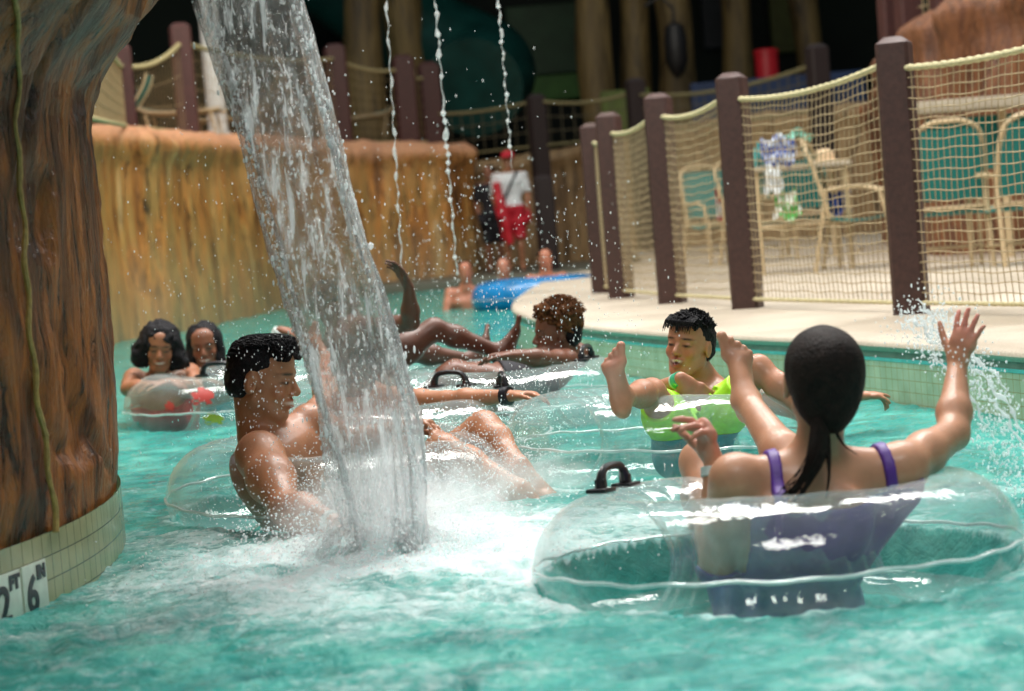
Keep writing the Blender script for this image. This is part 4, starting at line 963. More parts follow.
# ---------------------------------------------------------------- woman in the near tube
def woman():
    root = empty('person', (.6, 4.4, 0), 'person in a purple swimsuit seen from behind, dark ponytail, one hand raised', 'person')
    b = Body(); s = .93
    P = W(792, 598, 4.44); C = W(808, 522, 4.28); NB = W(816, 452, 4.25); shL = W(735, 480, 4.23); shR = W(902, 468, 4.28)
    hL = W(752, 610, 4.5); hR = W(826, 606, 4.5); front = V(.05, 1, .15)
    torso(b, P, C, NB, shL, shR, hL, hR, front, s, male=False)
    hc = W(822, 381, 4.24); Rh = frame(V(-.05, 1, .12), V(.06, -.1, 1)); head(b, hc, Rh, .98, 'smile', NB-V(0, 0, .02), female=True)
    # right arm raised
    eR = W(953, 434, 4.46); wR = W(957, 368, 4.62); chk('wR', shR, eR, wR)
    limb(b, shR, eR, wR, ARM(.95), .02); dR = W(970, 315, 4.60)-wR
    hand(b, wR, dR, V(.75, .75, .1), 1, .84, [(.1, .15, .1), (.05, .12, .1), (.08, .15, .1), (.15, .2, .15)], .2, .1)
    # left arm: elbow low inside the ring, hand up, palm up
    eL = W(716, 566, 4.30); wL = W(714, 464, 4.36); chk('wL', shL, eL, wL)
    limb(b, shL, eL, wL, ARM(.95), .02); dL = W(706, 432, 4.36)-wL
    hand(b, wL, dL, V(-.9, -.35, .1), -1, .93, [(1.05, .35, .2), (.75, .4, .25), (.95, .5, .3), (1.25, .5, .4)], .16, .5)
    kL = W(701, 462, 4.84); aL = V(kL[0]+.02, 5.15, -.12); chk('legL', hL, kL, aL)
    limb(b, hL, kL, aL, LEG(.92), .03); foot(b, aL, V(0, .8, -.5), V(0, .5, .8), 1, .9)
    kR = W(800, 478, 4.82); aR = W(746, 400, 5.13); chk('legR', hR, kR, aR)
    limb(b, hR, kR, aR, LEG(.92), .03); foot(b, aR+V(0, 0, .0), V(-.08, .12, 1), V(0, -1, .1), -1, .93)
    base = V(.50, .255, .15)
    pal = V(.62, .27, .21)
    fl = body_mesh(b, .0046*VOX, 'body', root, base, [spot(wR+dR*1.2, .08, V(.66, .25, .2), .8), spot(wL+dL*1.3, .07, pal, .6), spot(W(737, 345, 5.13), .03, pal, .5)])
    lat = unit(shL-shR); zt = W(812, 512, 4.15)[2]
    tr = cone_r(P+(P-C)*.9, C+(C-P)*.5, .30, .24)
    arms = [flip(cone_r(shL+(eL-shL)*.15, eL, .075, .065)), flip(cone_r(eL, wL, .062, .05)), flip(cone_r(shR+(eR-shR)*.1, eR, .075, .06)), flip(cone_r(hL+(kL-hL)*.35, kL, .14, .1)), flip(cone_r(hR+(kR-hR)*.35, kR, .14, .1)), flip(cone_r(kL, aL, .1, .08))]
    scoop = lambda X, Y, Z: Z-(zt+.9*np.maximum(0, np.abs((X-C[0])*lat[0]+(Y-C[1])*lat[1]+(Z-C[2])*lat[2])-.06)**1.0*.25+np.maximum(0, Y-4.3)*.35)
    cloth(fl, inter(tr, scoop, *arms), 'swimsuit', M['purple'], root, .007)
    for px, py, x2 in ((776, 468, .0), (893, 466, .0)):
        c = W(px, py, 4.2); sgn = 1 if px < 800 else -1
        st = inter(slab_r(c, lat+V(0, 0, .10*sgn), .0125), lambda X, Y, Z: (zt-.05)-Z+0*X, ball_r(W(px, 490, 4.27), .17), *arms[:1])
        cloth(fl, st, 'strap', M['purple_strap'], root, .0075)
    hairdo(hc, Rh, .98, [('el', (0, -.022, .034), (.087, .103, .091), .02), ('el', (0, -.055, -.02), (.072, .068, .075), .03), ('el', (0, -.080, -.062), (.032, .036, .034), .03)], .005, M['hair_brown'], root, .0016, 26, stretch=(1, 1, .35), seed=4,
        cut=lambda X, Y, Z: ((X-hc[0])*Rh[0, 1]+(Y-hc[1])*Rh[1, 1]+(Z-hc[2])*Rh[2, 1])-.072-.9*np.maximum(0, ((X-hc[0])*Rh[0, 2]+(Y-hc[1])*Rh[1, 2]+(Z-hc[2])*Rh[2, 2])-.06))
    mb = MB()
    yb = 4.135
    for pts, r in (([(819, 418, 4.15), (818, 440, 4.14), (812, 460, 4.13), (802, 480, 4.11), (788, 499, 4.10)], .016), ([(821, 420, 4.15), (822, 445, 4.14), (818, 465, 4.125), (806, 487, 4.105), (796, 501, 4.1)], .010), ([(826, 420, 4.15), (828, 450, 4.14), (829, 475, 4.125), (826, 499, 4.11)], .0055), ([(832, 420, 4.15), (838, 436, 4.16), (846, 447, 4.15), (858, 455, 4.15)], .003)):
        Q = curve_pts([W(*p) for p in pts], 30); mb.tube(Q, [r*(.75+.5*math.sin(math.pi*min(1, i/22+.15)))*(1-.75*(i/30)**3) for i in range(31)], 9)
    for k in range(26):
        o = V(*rng.normal(0, .008, 3)); Q = curve_pts([W(819, 416, 4.14)+o*.6, W(817, 445, 4.13)+o, W(808, 470, 4.11)+o*1.3, W(790+rng.normal(0, 7), 498+rng.normal(0, 4), 4.10)+o], 16); mb.tube(Q, .0013, 3)
    mb.build('ponytail', M['hair_brown'], root)
    band('wristband', wL-unit(wL-eL)*.018, wL-eL, .0265, .022, M['band_white'], root)
    return root
woman()
swim_tube((.545, 4.40, .035), 'large clear swim tube around the person in purple', .382, .156, (-.06, .0), handles=(math.radians(152),), group=None, seed=1)
# ---------------------------------------------------------------- man under the waterfall
def man():
    b = Body(); s = 1.0
    P = W(318, 545, 6.0); C = W(283, 480, 5.92); NB = W(259, 426, 5.87); shR = W(260, 456, 5.68); shL = W(310, 424, 6.02)
    root = empty('person', (P[0], P[1], 0), 'bare chested person with short black hair sitting in profile under the waterfall', 'person')
    hR = W(335, 552, 5.92); hL = W(340, 544, 6.08); front = V(.91, -.40, .15)
    torso(b, P, C, NB, shL, shR, hL, hR, front, s, True, 1.0)
    hc = W(262, 380, 5.86); Rh = frame(V(.96, -.24, -.16), V(.14, 0, 1)); head(b, hc, Rh, 1.02, 'smile', NB-V(.0, 0, .02))
    eR = W(286, 510, 5.40); wR = W(334, 523, 5.25); chk('mR', shR, eR, wR); limb(b, shR, eR, wR, ARM(1.1, 1.25), .03)
    hand(b, wR, V(.8, -.25, -.45), V(.1, -.2, -1), 1, 1.0, (.3, .3, .2), .1)
    eL = W(352, 446, 6.10); wL = W(398, 428, 6.0); chk('mL', shL, eL, wL); limb(b, shL, eL, wL, ARM(1.0, 1.1), .02); hand(b, wL, V(.9, -.2, .1), V(0, -.3, -1), 1, 1, (.5, .5, .4), .1)
    kR = W(443, 451, 5.92); kL = W(484, 428, 6.12); aR = W(520, 492, 5.78); aL = W(518, 468, 5.93); chk('mlegs', hR, kR, aR); chk('mlegL', hL, kL, aL)
    limb(b, hR, kR, aR, LEG(.95), .03); limb(b, hL, kL, aL, LEG(.95), .03)
    foot(b, aR, V(.8, -.3, -.3), V(.2, 0, 1), 1, 1); foot(b, aL, V(.8, -.3, -.3), V(.2, 0, 1), -1, 1)
    base = V(.43, .195, .10)
    fl = body_mesh(b, .0044*VOX, 'body', root, base, [face_paint(hc, Rh, 1.02, base, 'smile')])
    cloth(fl, inter(union(cone_r(P+(P-C)*.5, P+(C-P)*.35, .25, .2), cone_r(hR, hR+(kR-hR)*.86, .13, .10), cone_r(hL, hL+(kL-hL)*.72, .13, .095)), lambda X, Y, Z: Z-(.10+.0*X)), 'swim_shorts', M['navy'], root, .009)
    # short cropped sides, longer wet top
    hairdo(hc, Rh, 1.02, [('el', (0, -.016, .052), (.081, .094, .077), .02), ('el', (0, -.040, -.005), (.0785, .069, .07), .02), ('el', (0, .045, .098), (.058, .052, .032), .02)], .0046, M['hair_black'], root, .003, 55, seed=2,
        cut=lambda X, Y, Z: cutf(X, Y, Z, hc, Rh))
    sp = []
    for k in range(620):
        x = rng.uniform(-.066, .066); f = rng.uniform(-.09, .09)
        z0 = .052+.074*math.sqrt(max(0.05, 1-(x/.085)**2-((f+.01)/.112)**2)); top = .010+.016*np.clip((f+.02)/.1, 0, 1)
        L = rng.uniform(.02, .036); p0 = V(x, f, z0-.004); q = rng.normal(0, .12, 2)
        sp.append(([p0, p0+V(x*.12+q[0]*.02, L*.4, top), p0+V(x*.2+q[1]*.03, L*.95, top*1.05), p0+V(x*.25, L*1.25, top*.55)], .0036))
    strands(hc, Rh, 1.02, sp, M['hair_black'], root)
    band('wristband', wR-unit(wR-eR)*.012, wR-eR, .0295, .018, M['band_white'], root)
def cutf(X, Y, Z, c, R):
    x, y, z = [(X-c[0])*R[0, i]+(Y-c[1])*R[1, i]+(Z-c[2])*R[2, i] for i in range(3)]
    hairline = y-(.073+.25*(z-.06)) ; side = np.maximum(y-.03, -(z-.028)); low = np.maximum(-(z+.055)+0*x, -(z+.055)+0*x)
    low2 = np.maximum(low, np.minimum(y+.0, -(z-.02)))
    return np.maximum(np.maximum(hairline, low2), np.minimum(y-.018, .035-z))
man()
cx = W(163, 500, 5.95)[0]+.525
swim_tube((cx, 6.06, .05), 'clear swim tube around the bare chested person under the waterfall', .372, .153, (.03, .03), handles=(), seed=4)
# ---------------------------------------------------------------- laughing boy
def boy():
    b = Body(); s = .80
    P = W(692, 440, 6.27); C = W(699, 412, 6.45); NB = W(706, 386, 6.56); shR = W(668, 394, 6.50); shL = W(742, 392, 6.58)
    root = empty('person', (P[0], P[1], 0), 'laughing child with wet spiky black hair and lime shorts, bare feet up', 'person')
    hR = W(676, 436, 6.22); hL = W(708, 436, 6.24); front = V(-.05, -.45, .9)
    torso(b, P, C, NB, shL, shR, hL, hR, front, s, True, .92)
    hc = W(689, 346, 6.44); Rh = frame(V(-.52, -.85, .10), V(.24, .12, 1)); head(b, hc, Rh, .87, 'laugh', NB)
    eR = W(645, 397, 6.30); wR = W(681, 379, 6.12); chk('bR', shR, eR, wR); limb(b, shR, eR, wR, ARM(.78), .015)
    hand(b, wR, W(703, 398, 6.13)-wR, V(.1, .95, -.2), -1, .92, (.12, .2, .2), .2)
    eL = W(800, 412, 6.66); wL = W(858, 396, 6.74); chk('bL', shL, eL, wL); limb(b, shL, eL, wL, ARM(.78), .015)
    hand(b, wL, V(.9, .1, -.05), V(.05, .1, -1), 1, .8, [(.1, .2, .1), (.5, .5, .4), (.7, .5, .4), (.3, .3, .2)], .22)
    kR = W(652, 392, 5.99); aR = W(622, 398, 5.74); chk('blegR', hR, kR, aR); limb(b, hR, kR, aR, LEG(.74), .025)
    foot(b, aR+V(0, .02, .0), V(-.10, -.10, 1), V(.1, 1, .1), -1, .84)
    kL = W(758, 368, 6.08); aL = W(828, 430, 5.95); chk('blegL', hL, kL, aL); limb(b, hL, kL, aL, LEG(.74), .025)
    foot(b, aL, V(.5, -.2, -.8), V(.5, -.6, .5), -1, .84)
    base = V(.47, .215, .12); sole = V(.60, .30, .22)
    fl = body_mesh(b, .0040*VOX, 'body', root, base, [spot(W(617, 375, 5.66), .07, sole, .7), spot(W(617, 350, 5.66), .05, sole, .6), face_paint(hc, Rh, .87, base, 'laugh')])
    zc = W(692, 437, 6.15)[2]
    for nm, h, k in (('shorts_leg', hR, kR), ('shorts_leg', hL, kL)):
        cloth(fl, inter(cone_r(h+(h-k)*.05, h+(k-h)*.72, .115, .088), flip(cone_r(P+(C-P)*.40, C, .11, .2)), ball_r(h+(k-h)*.35, .21), lambda X, Y, Z: zc-Z+0*X, flip(cone_r(eR, wR, .05, .045)), flip(cone_r(wR, W(706, 402, 6.13), .04, .055))), nm, M['lime'], root, .011)
    cloth(fl, inter(union(cone_r(P+(P-C)*.8, P+(C-P)*.38, .17, .14), cone_r(hR, hR+(kR-hR)*.6, .12, .1), cone_r(hL, hL+(kL-hL)*.6, .12, .1)), union(lambda X, Y, Z: Z-zc+0*X, ball_r(P+(C-P)*.3, .1)), flip(cone_r(shR, eR, .06, .05)), flip(cone_r(eR, wR, .05, .04))), 'shorts_seat', M['teal_cloth'], root, .0105)
    hairdo(hc, Rh, .87, [('el', (0, -.022, .046), (.082, .098, .074), .02), ('el', (0, -.05, .0), (.080, .072, .075), .02), ('el', (0, .045, .084), (.056, .048, .030), .02)], .0045, M['hair_black'], root, .003, 50, seed=8, cut=lambda X, Y, Z: cutf(X, Y, Z, hc, Rh))
    sp = []
    for k in range(480):
        th = rng.uniform(0, 2*math.pi); ph = rng.uniform(0, 1.25); n_ = V(math.sin(ph)*math.cos(th), math.sin(ph)*math.sin(th), math.cos(ph))
        p0 = V(0, -.02, .045)+n_*V(.082, .098, .082)
        if p0[1] > .03 and p0[2] < .085: continue
        d = unit(n_*.9+V(0, .55 if p0[1] > 0 else .0, .55)+rng.normal(0, .28, 3)); L = rng.uniform(.013, .025)
        sp.append(([p0-d*.012, p0+d*L*.5, p0+d*L+V(0, .004, -.006)], .0040))
    for k in range(220):
        x = rng.uniform(-.06, .06); f = rng.uniform(.0, .075); z0 = .046+.074*math.sqrt(max(0.05, 1-(x/.085)**2-((f+.01)/.112)**2)); d = V(x*2+rng.normal(0, .25), .8+rng.normal(0, .3), .55+rng.normal(0, .25)); d = unit(d); L = rng.uniform(.018, .030)
        sp.append(([V(x, f, z0), V(x, f, z0+.006)+d*L*.5, V(x, f, z0)+d*L+V(0, .003, -.003)], .0046))
    for k in range(46):
        x = rng.uniform(-.055, .058); sp.append(([V(x, .060, .110), V(x*1.05, .096, .090), V(x*1.1+.004, .100, .058+rng.uniform(-.012, .01))], .0050))
    strands(hc, Rh, .87, sp, M['hair_black'], root)
    band('wristband', wR-unit(wR-eR)*.014, wR-eR, .0225, .024, M['band_green'], root); band('wristband', wR-unit(wR-eR)*.030, wR-eR, .0228, .007, M['band_white'], root)
boy()
swim_tube((*W(670, 440, 6.33)[:2], .085), 'clear swim tube carrying the laughing child in lime shorts', .372, .158, (-.04, .05), handles=(), seed=7)
# ---------------------------------------------------------------- person in orange, mostly behind the falling water
def simple_person(name_lab, P, C, NB, shL, shR, hL, hR, front, hc, hf, hu, s, base, arms, legs, h=.0075, mouth='smile', male=True, hs=None, group=None):
    root = empty('person', (P[0], P[1], 0), name_lab, 'person', group); b = Body(); hs = hs or s
    torso(b, P, C, NB, shL, shR, hL, hR, front, s, male, .95)
    Rh = frame(hf, hu); head(b, hc, Rh, hs, mouth, NB, female=not male)
    for sh, e, w_, hd, hn, th in arms:
        chk('arm', sh, e, w_); limb(b, sh, e, w_, ARM(s), .02); hand(b, w_, hd, hn, th, s, (.3, .3, .25), .12)
    for hp, k, a, ff, fu, sd in legs:
        chk('leg', hp, k, a); limb(b, hp, k, a, LEG(s*.92), .03)
        if ff is not None: foot(b, a, ff, fu, sd, s*.95)
    fl = body_mesh(b, h*VOX, 'body', root, base, [face_paint(hc, Rh, hs, base, mouth)])
    return root, fl, hc, Rh, hs
def orange_one():
    P = W(372, 445, 7.02); C = W(368, 418, 7.02); NB = W(362, 392, 7.02); shR = W(398, 402, 6.98); shL = W(325, 405, 7.10)
    hc = W(352, 366, 7.02); eR = W(447, 401, 6.82); wR = W(509, 396, 6.68); eL = W(308, 418, 6.86); wL = W(345, 432, 6.74)
    r, fl, hc, Rh, hs = simple_person('person in an orange swim top behind the waterfall, arm out along a tube', P, C, NB, shL, shR, W(360, 455, 7.1), W(385, 455, 7.0), V(-.2, 1, .1), hc, V(-.3, 1, 0), V(0, 0, 1), .9, V(.50, .22, .115),
        [(shR, eR, wR, V(.9, -.2, .0), V(0, -.2, -1), -1), (shL, eL, wL, V(.8, 0, -.3), V(0, 0, -1), 1)],
        [(W(360, 455, 7.1), W(325, 392, 7.45), W(327, 362, 7.8), V(-.35, .1, 1), V(.3, -1, .2), 1), (W(385, 455, 7.0), V(-.62, 7.45, .1), V(-.75, 7.8, -.1), None, None, 1)], .0065, male=False)
    cloth(fl, inter(cone_r(P+(P-C)*.8, C+(C-P)*.35, .26, .22), flip(cone_r(shR, eR, .08, .06)), flip(cone_r(shL, eL, .08, .06)), flip(cone_r(eL, wL, .07, .06))), 'swim_top', M['orange'], r, .012)
    hairdo(hc, Rh, hs, [('el', (0, -.022, .034), (.088, .105, .092), .02), ('el', (0, -.05, -.05), (.075, .07, .08), .03)], .007, M['hair_brown'], r, .003, 40)
    band('watch', wR-unit(wR-eR)*.01, wR-eR, .0265, .03, M['watch'], r, .006)
orange_one()
swim_tube((*W(398, 392, 7.02)[:2], .075), 'clear swim tube with two black handles right of the waterfall', .372, .155, handles=(math.radians(8), math.radians(62)), hscale=1.0, seed=11)
# ---------------------------------------------------------------- reclining person, raised forearm
def recliner():
    P = W(378, 362, 8.45); C = W(362, 346, 8.45); NB = W(350, 328, 8.5); shR = W(368, 330, 8.28); shL = W(340, 325, 8.6)
    hc = W(335, 305, 8.5); e = W(411, 322, 8.12); w_ = W(409, 288, 8.05)
    r, fl, hc, Rh, hs = simple_person('dark skinned person reclining behind the waterfall, forearm raised and knee bent', P, C, NB, shL, shR, W(380, 362, 8.55), W(385, 362, 8.36), V(.7, -.1, .7), hc, V(.9, 0, .2), V(-.2, 0, 1), .92, V(.125, .05, .03),
        [(shR, e, w_, V(-.45, 0, 1), V(-.8, -.4, -.2), 1), (shL, W(330, 345, 8.8), W(340, 360, 9.0), V(.8, .2, -.3), V(0, 0, -1), 1)],
        [(W(385, 362, 8.36), W(434, 329, 8.42), W(499, 352, 8.50), V(.35, .1, 1), V(-1, 0, .3), 1), (W(380, 362, 8.55), W(410, 352, 8.8), W(470, 360, 8.95), V(.3, 0, 1), V(-1, 0, .3), -1)], .0075)
    cloth(fl, inter(cone_r(P+(P-C)*.6, C, .24, .2), flip(ball_r(hc, .16)), flip(cone_r(W(385, 362, 8.36), W(434, 329, 8.42), .13, .1))), 'swim_vest', M['dark_cloth'], r, .012)
    hairdo(hc, Rh, hs, [('el', (0, -.022, .045), (.088, .105, .085), .02)], .007, M['hair_black'], r, .004, 60)
recliner()
swim_tube((*W(392, 362, 8.55)[:2], .07), 'clear swim tube under the reclining person with the raised forearm', .372, .15, handles=(), seed=13)
# ---------------------------------------------------------------- curly haired person
def curly():
    P = W(505, 385, 8.2); C = W(540, 374, 8.22); NB = W(569, 354, 8.26); shL = W(567, 362, 8.10); shR = W(578, 355, 8.40)
    hc = W(556, 334, 8.2); e = W(545, 359, 7.92); w_ = W(513, 356, 7.84)
    r, fl, hc, Rh, hs = simple_person('person with rust brown curly hair in profile, leaning back on a tube', P, C, NB, shL, shR, W(505, 385, 8.12), W(500, 385, 8.3), V(-.4, -.1, .9), hc, V(-.97, -.22, -.05), V(.1, 0, 1), .88, V(.17, .065, .035),
        [(shL, e, w_, V(-1, .1, .05), V(0, -.2, -1), 1), (shR, W(550, 358, 8.5), W(515, 354, 8.45), V(-1, 0, 0), V(0, 0, -1), -1)],
        [(W(505, 385, 8.12), W(455, 372, 8.15), W(430, 392, 8.1), None, None, 1), (W(500, 385, 8.3), W(455, 370, 8.35), W(425, 390, 8.35), None, None, 1)], .0065)
    cloth(fl, inter(cone_r(P, C+(C-P)*.3, .25, .2), flip(ball_r(hc, .16)), flip(cone_r(shL, e, .07, .06)), flip(cone_r(e, w_, .06, .05))), 'swim_vest', M['dark_cloth'], r, .012)
    cf = lambda X, Y, Z: np.maximum(((X-hc[0])*Rh[0, 1]+(Y-hc[1])*Rh[1, 1]+(Z-hc[2])*Rh[2, 1])-.085, np.minimum(((X-hc[0])*Rh[0, 1]+(Y-hc[1])*Rh[1, 1])-.015, .045-((X-hc[0])*Rh[0, 2]+(Y-hc[1])*Rh[1, 2]+(Z-hc[2])*Rh[2, 2])))
    hairdo(hc, Rh, hs, [('el', (0, -.03, .060), (.094, .112, .088), .02), ('el', (0, .035, .118), (.065, .055, .035), .02)], .0065, M['hair_rust'], r, .011, 55, seed=6, cut=cf)
    hairdo(hc, Rh, hs, [('el', (0, -.062, .0), (.080, .064, .074), .02)], .0065, M['hair_black'], r, .002, 50, 'faded_sides')
    sp = []
    for k in range(520):
        th = rng.uniform(0, 2*math.pi); ph = rng.uniform(0, 1.35); n_ = V(math.sin(ph)*math.cos(th), math.sin(ph)*math.sin(th), math.cos(ph))
        p0 = V(0, -.03, .060)+n_*V(.094, .112, .098); 
        if p0[1] > .05 and p0[2] < .08: continue
        q = unit(np.cross(n_, rng.normal(0, 1, 3))); L = .026
        sp.append(([p0, p0+n_*L*.4+q*.008, p0+n_*L*.7-q*.004, p0+n_*L+q*.006], .0045))
    strands(hc, Rh, hs, sp, M['hair_rust'], r)
curly()
swim_tube((*W(502, 380, 8.2)[:2], .085), 'clear swim tube behind the two handled one, under the curly haired person', .372, .155, handles=(math.radians(-20),), seed=15)
# ---------------------------------------------------------------- two girls leaning on a tube
def girl(lab, hpx, hpy, Y, dx, sh, arms, base, tilt, hair, top, hf, s=.9):
    hc = W(hpx, hpy, Y-.06); NB = W(hpx+dx*.3, hpy+27, Y); C = NB+V(.0, .08, -.20); P = C+V(0, .1, -.26)
    shR = W(*sh[0]); shL = W(*sh[1])
    r, fl, hc, Rh, hs = simple_person(lab, P, C, NB, shL, shR, P+V(.08, 0, -.03), P-V(.08, 0, .03), V(0, -1, .2), hc, hf, tilt, s, base, arms, [(P+V(.08, 0, -.03), P+V(.1, .15, -.4), P+V(.1, .3, -.6), None, None, 1), (P-V(.08, 0, .03), P+V(-.1, .15, -.4), P+V(-.1, .3, -.6), None, None, 1)], .0075, 'smile', False, hs=.95)
    ar = [flip(cone_r(a[0], a[1], .075, .06)) for a in arms]
    cloth(fl, inter(cone_r(P+(P-C)*.6, C+(C-P)*.25, .26, .2), *ar), 'swim_top', M[top], r, .011)
    hairdo(hc, Rh, hs, hair, .007, M['hair_black'], r, .007, 38, seed=int(hpx), cut=lambda X, Y_, Z: hcut(X, Y_, Z, hc, Rh))
    return r, hc, Rh
def hcut(X, Y, Z, c, R):
    x, y, z = [(X-c[0])*R[0, i]+(Y-c[1])*R[1, i]+(Z-c[2])*R[2, i] for i in range(3)]
    return -(np.sqrt((x/.062)**2+((y-.12)/.085)**2+((z+.045)/.115)**2)-1)*.06
def girls():
    sh = ((134, 379, 9.65), (190, 374, 9.72)); s1 = W(*sh[0]); s2 = W(*sh[1])
    girl('person with big wet curly black hair smiling with folded arms on a tube', 160, 349, 9.62, -4, sh,
        [(s1, W(128, 389, 9.42), W(158, 385, 9.25), V(1, -.1, 0), V(0, 0, -1), 1), (s2, W(196, 388, 9.48), W(168, 383, 9.22), V(-1, -.1, 0), V(0, 0, -1), 1)],
        V(.36, .15, .075), V(.12, 0, 1), [('el', (0, -.025, .04), (.105, .115, .105), .03), ('el', (-.075, -.01, -.035), (.052, .06, .075), .03), ('el', (.085, -.01, -.03), (.062, .06, .075), .03), ('el', (-.115, -.0, -.06), (.035, .04, .035), .03)], 'red_cloth', V(.15, -1, -.12))
    sh = ((190, 371, 9.98), (232, 369, 10.0)); s1 = W(*sh[0]); s2 = W(*sh[1])
    girl('person with chin length dark hair behind the curly haired one, arm stretched out', 205, 347, 9.98, 2, sh,
        [(s1, W(185, 384, 9.8), W(196, 382, 9.62), V(1, -.1, 0), V(0, 0, -1), 1), (s2, W(262, 358, 9.85), W(281, 330, 9.8), V(1, 0, -.2), V(-.2, 0, -1), -1)],
        V(.24, .095, .05), V(-.05, 0, 1), [('el', (0, -.025, .035), (.095, .108, .098), .03), ('el', (-.062, -.01, -.06), (.04, .06, .07), .03), ('el', (.068, -.01, -.055), (.04, .06, .07), .03)], 'teal_cloth', V(.05, -1, -.1))
    e = W(262, 358, 9.85); w_ = W(281, 330, 9.8); 
    band('wristband', w_-unit(w_-e)*.02, w_-e, .032, .03, M['band_white'], [o for o in bpy.data.objects if o.get('label', '').startswith('person with chin')][0], .004)
girls()
lg = simple('red_print', (.55, .06, .05), .4), simple('yellow_print', (.75, .5, .05), .4)
swim_tube((*W(243, 392, 9.45)[:2], .075), 'clear printed swim tube the two dark haired people lean on', .40, .16, handles=(math.radians(262), math.radians(300)), seed=17,
    patch=[(math.radians(252), math.radians(264), .25, .8, lg[0]), (math.radians(258), math.radians(268), -.35, .0, lg[1]), (math.radians(238), math.radians(244), .1, .4, lg[0])])
# ---------------------------------------------------------------- distant blue tube with three people
bc = WH(545, 296, 0); bc = V(bc[0]-.12, 19.6, .1)
swim_tube(bc, 'bright blue swim tube floating at the tip of the island', .48, .17, mat=M['blue_vinyl'], handles=())
for px, py, Y, lab, col, top in ((465, 272, 20.3, 'distant bather left of the blue tube near the rock', (.5, .2, .12), 'orange'), (503, 268, 20.9, 'distant bather in a light blue top behind the blue tube', (.55, .25, .17), 'white_cloth'), (545, 259, 20.6, 'distant bather highest of the three at the blue tube', (.5, .2, .12), 'dark_cloth')):
    hc = W(px, py, Y-.05); NB = hc-V(0, 0, .15); C = NB+V(0, .03, -.2); P = C-V(0, 0, .25)
    sR, sL = NB+V(-.17, 0, -.05), NB+V(.17, 0, -.05)
    r, fl, hc, Rh, hs = simple_person(lab, P, C, NB, sL, sR, P+V(.08, 0, -.03), P-V(.08, 0, .03), V(0, -1, 0), hc, V(.1, -1, 0), V(0, 0, 1), .92, V(*col), [(sR, sR+V(-.06, -.1, -.22), sR+V(.0, -.32, -.24), V(.3, -1, 0), V(0, 0, -1), 1), (sL, sL+V(.06, -.1, -.22), sL+V(.0, -.32, -.24), V(-.3, -1, 0), V(0, 0, -1), -1)], [], .013)
    if top != 'orange': cloth(fl, inter(cone_r(P, C+V(0, 0, .05), .24, .2)), 'swim_top', M[top], r, .016)
    hairdo(hc, Rh, hs, [('el', (0, -.03, .045), (.088, .1, .082), .02)], .012, M['hair_brown'], r, 0)
# ---------------------------------------------------------------- lifeguard and dark clad person on the far bank
mb = MB(); mb.box((.2, 30.2, .0), (6.0, 5.6, .24), None, .03); tag(mb.build('floor', simple('far_bank', (.12, .12, .09), .5)), kind='structure')
def stander(px, Y, lab, top, bottom, base, cap=None, face=V(0, -1, 0), hgt=1.76, dark=False):
    f0 = W(px, 200, Y); x = f0[0]; z0 = .12; s = hgt/1.78
    Z = lambda dx, dy, z: V(x+dx*s, Y+dy*s, z0+z*s)
    P, C, NB = Z(0, 0, .95), Z(0, .0, 1.27), Z(0, 0, 1.49); sR, sL = Z(-.185, 0, 1.42), Z(.185, 0, 1.42); hc = Z(0, -.03, 1.64)
    r, fl, hc, Rh, hs = simple_person(lab, P, C, NB, sL, sR, Z(.09, 0, .92), Z(-.09, 0, .92), V(0, -1, 0), hc, face, V(0, 0, 1), s*.97, base,
        [(sR, Z(-.25, .02, 1.12), Z(-.2, -.12, .9), V(.2, -.3, -1), V(1, 0, 0), 1), (sL, Z(.25, .02, 1.12), Z(.24, -.08, .87), V(0, -.1, -1), V(-1, 0, 0), 1)],
        [(Z(.09, 0, .92), Z(.1, -.03, .5), Z(.1, 0, .08), V(.1, -1, 0), V(0, 0, 1), 1), (Z(-.09, 0, .92), Z(-.1, -.03, .5), Z(-.1, 0, .08), V(-.1, -1, 0), V(0, 0, 1), -1)], .014)
    arms = [flip(cone_r(Z(-.24, .02, 1.16), Z(-.2, -.12, .8), .07, .07)), flip(cone_r(Z(.25, .02, 1.15), Z(.24, -.08, .8), .07, .07))]
    cloth(fl, inter(lambda X, Y_, Z_: Z_-(z0+1.46*s)+0*X+0*Y_, lambda X, Y_, Z_: (z0+.9*s)-Z_+0*X+0*Y_, *arms), 'shirt', M[top], r, .024)
    cloth(fl, inter(lambda X, Y_, Z_: Z_-(z0+.98*s)+0*X+0*Y_, lambda X, Y_, Z_: (z0+.48*s)-Z_+0*X+0*Y_, *arms), 'shorts', M[bottom], r, .035)
    if cap:
        mb = MB(); mb.lathe([(.098, 0), (.102, .03), (.09, .075), (.05, .105), (.005, .112)], hc+V(0, .01, .035), 20); mb.box(hc+V(0, -.12, .045), (.14, .12, .012), None, .005); mb.build('cap', M['red_cloth'], r)
    else: hairdo(hc, Rh, hs, [('el', (0, -.03, .045), (.088, .1, .082), .02)], .012, M['hair_black'], r, 0)
    return r, Z
r, Z = stander(511, 29.2, 'lifeguard in white shirt, red shorts and red cap standing on the far bank', 'white_cloth', 'red_cloth', V(.4, .18, .1), True)
mb = MB(); mb.tube(curve_pts([Z(-.2, -.14, 1.32), Z(-.16, -.17, 1.0), Z(-.1, -.17, .75), Z(-.06, -.16, .42)], 20), [.06]*5+[.075]*11+[.06]*5, 12)
tag(mb.build('rescue_tube', simple('red_foam', (.55, .015, .03), .5)), 'long red rescue tube held by the lifeguard', 'rescue tube')
MB().tube(curve_pts([Z(.12, -.10, 1.48), Z(.02, -.16, 1.3), Z(-.12, -.17, 1.05)], 16), .018, 8).build('strap', M['dark_cloth'], r)
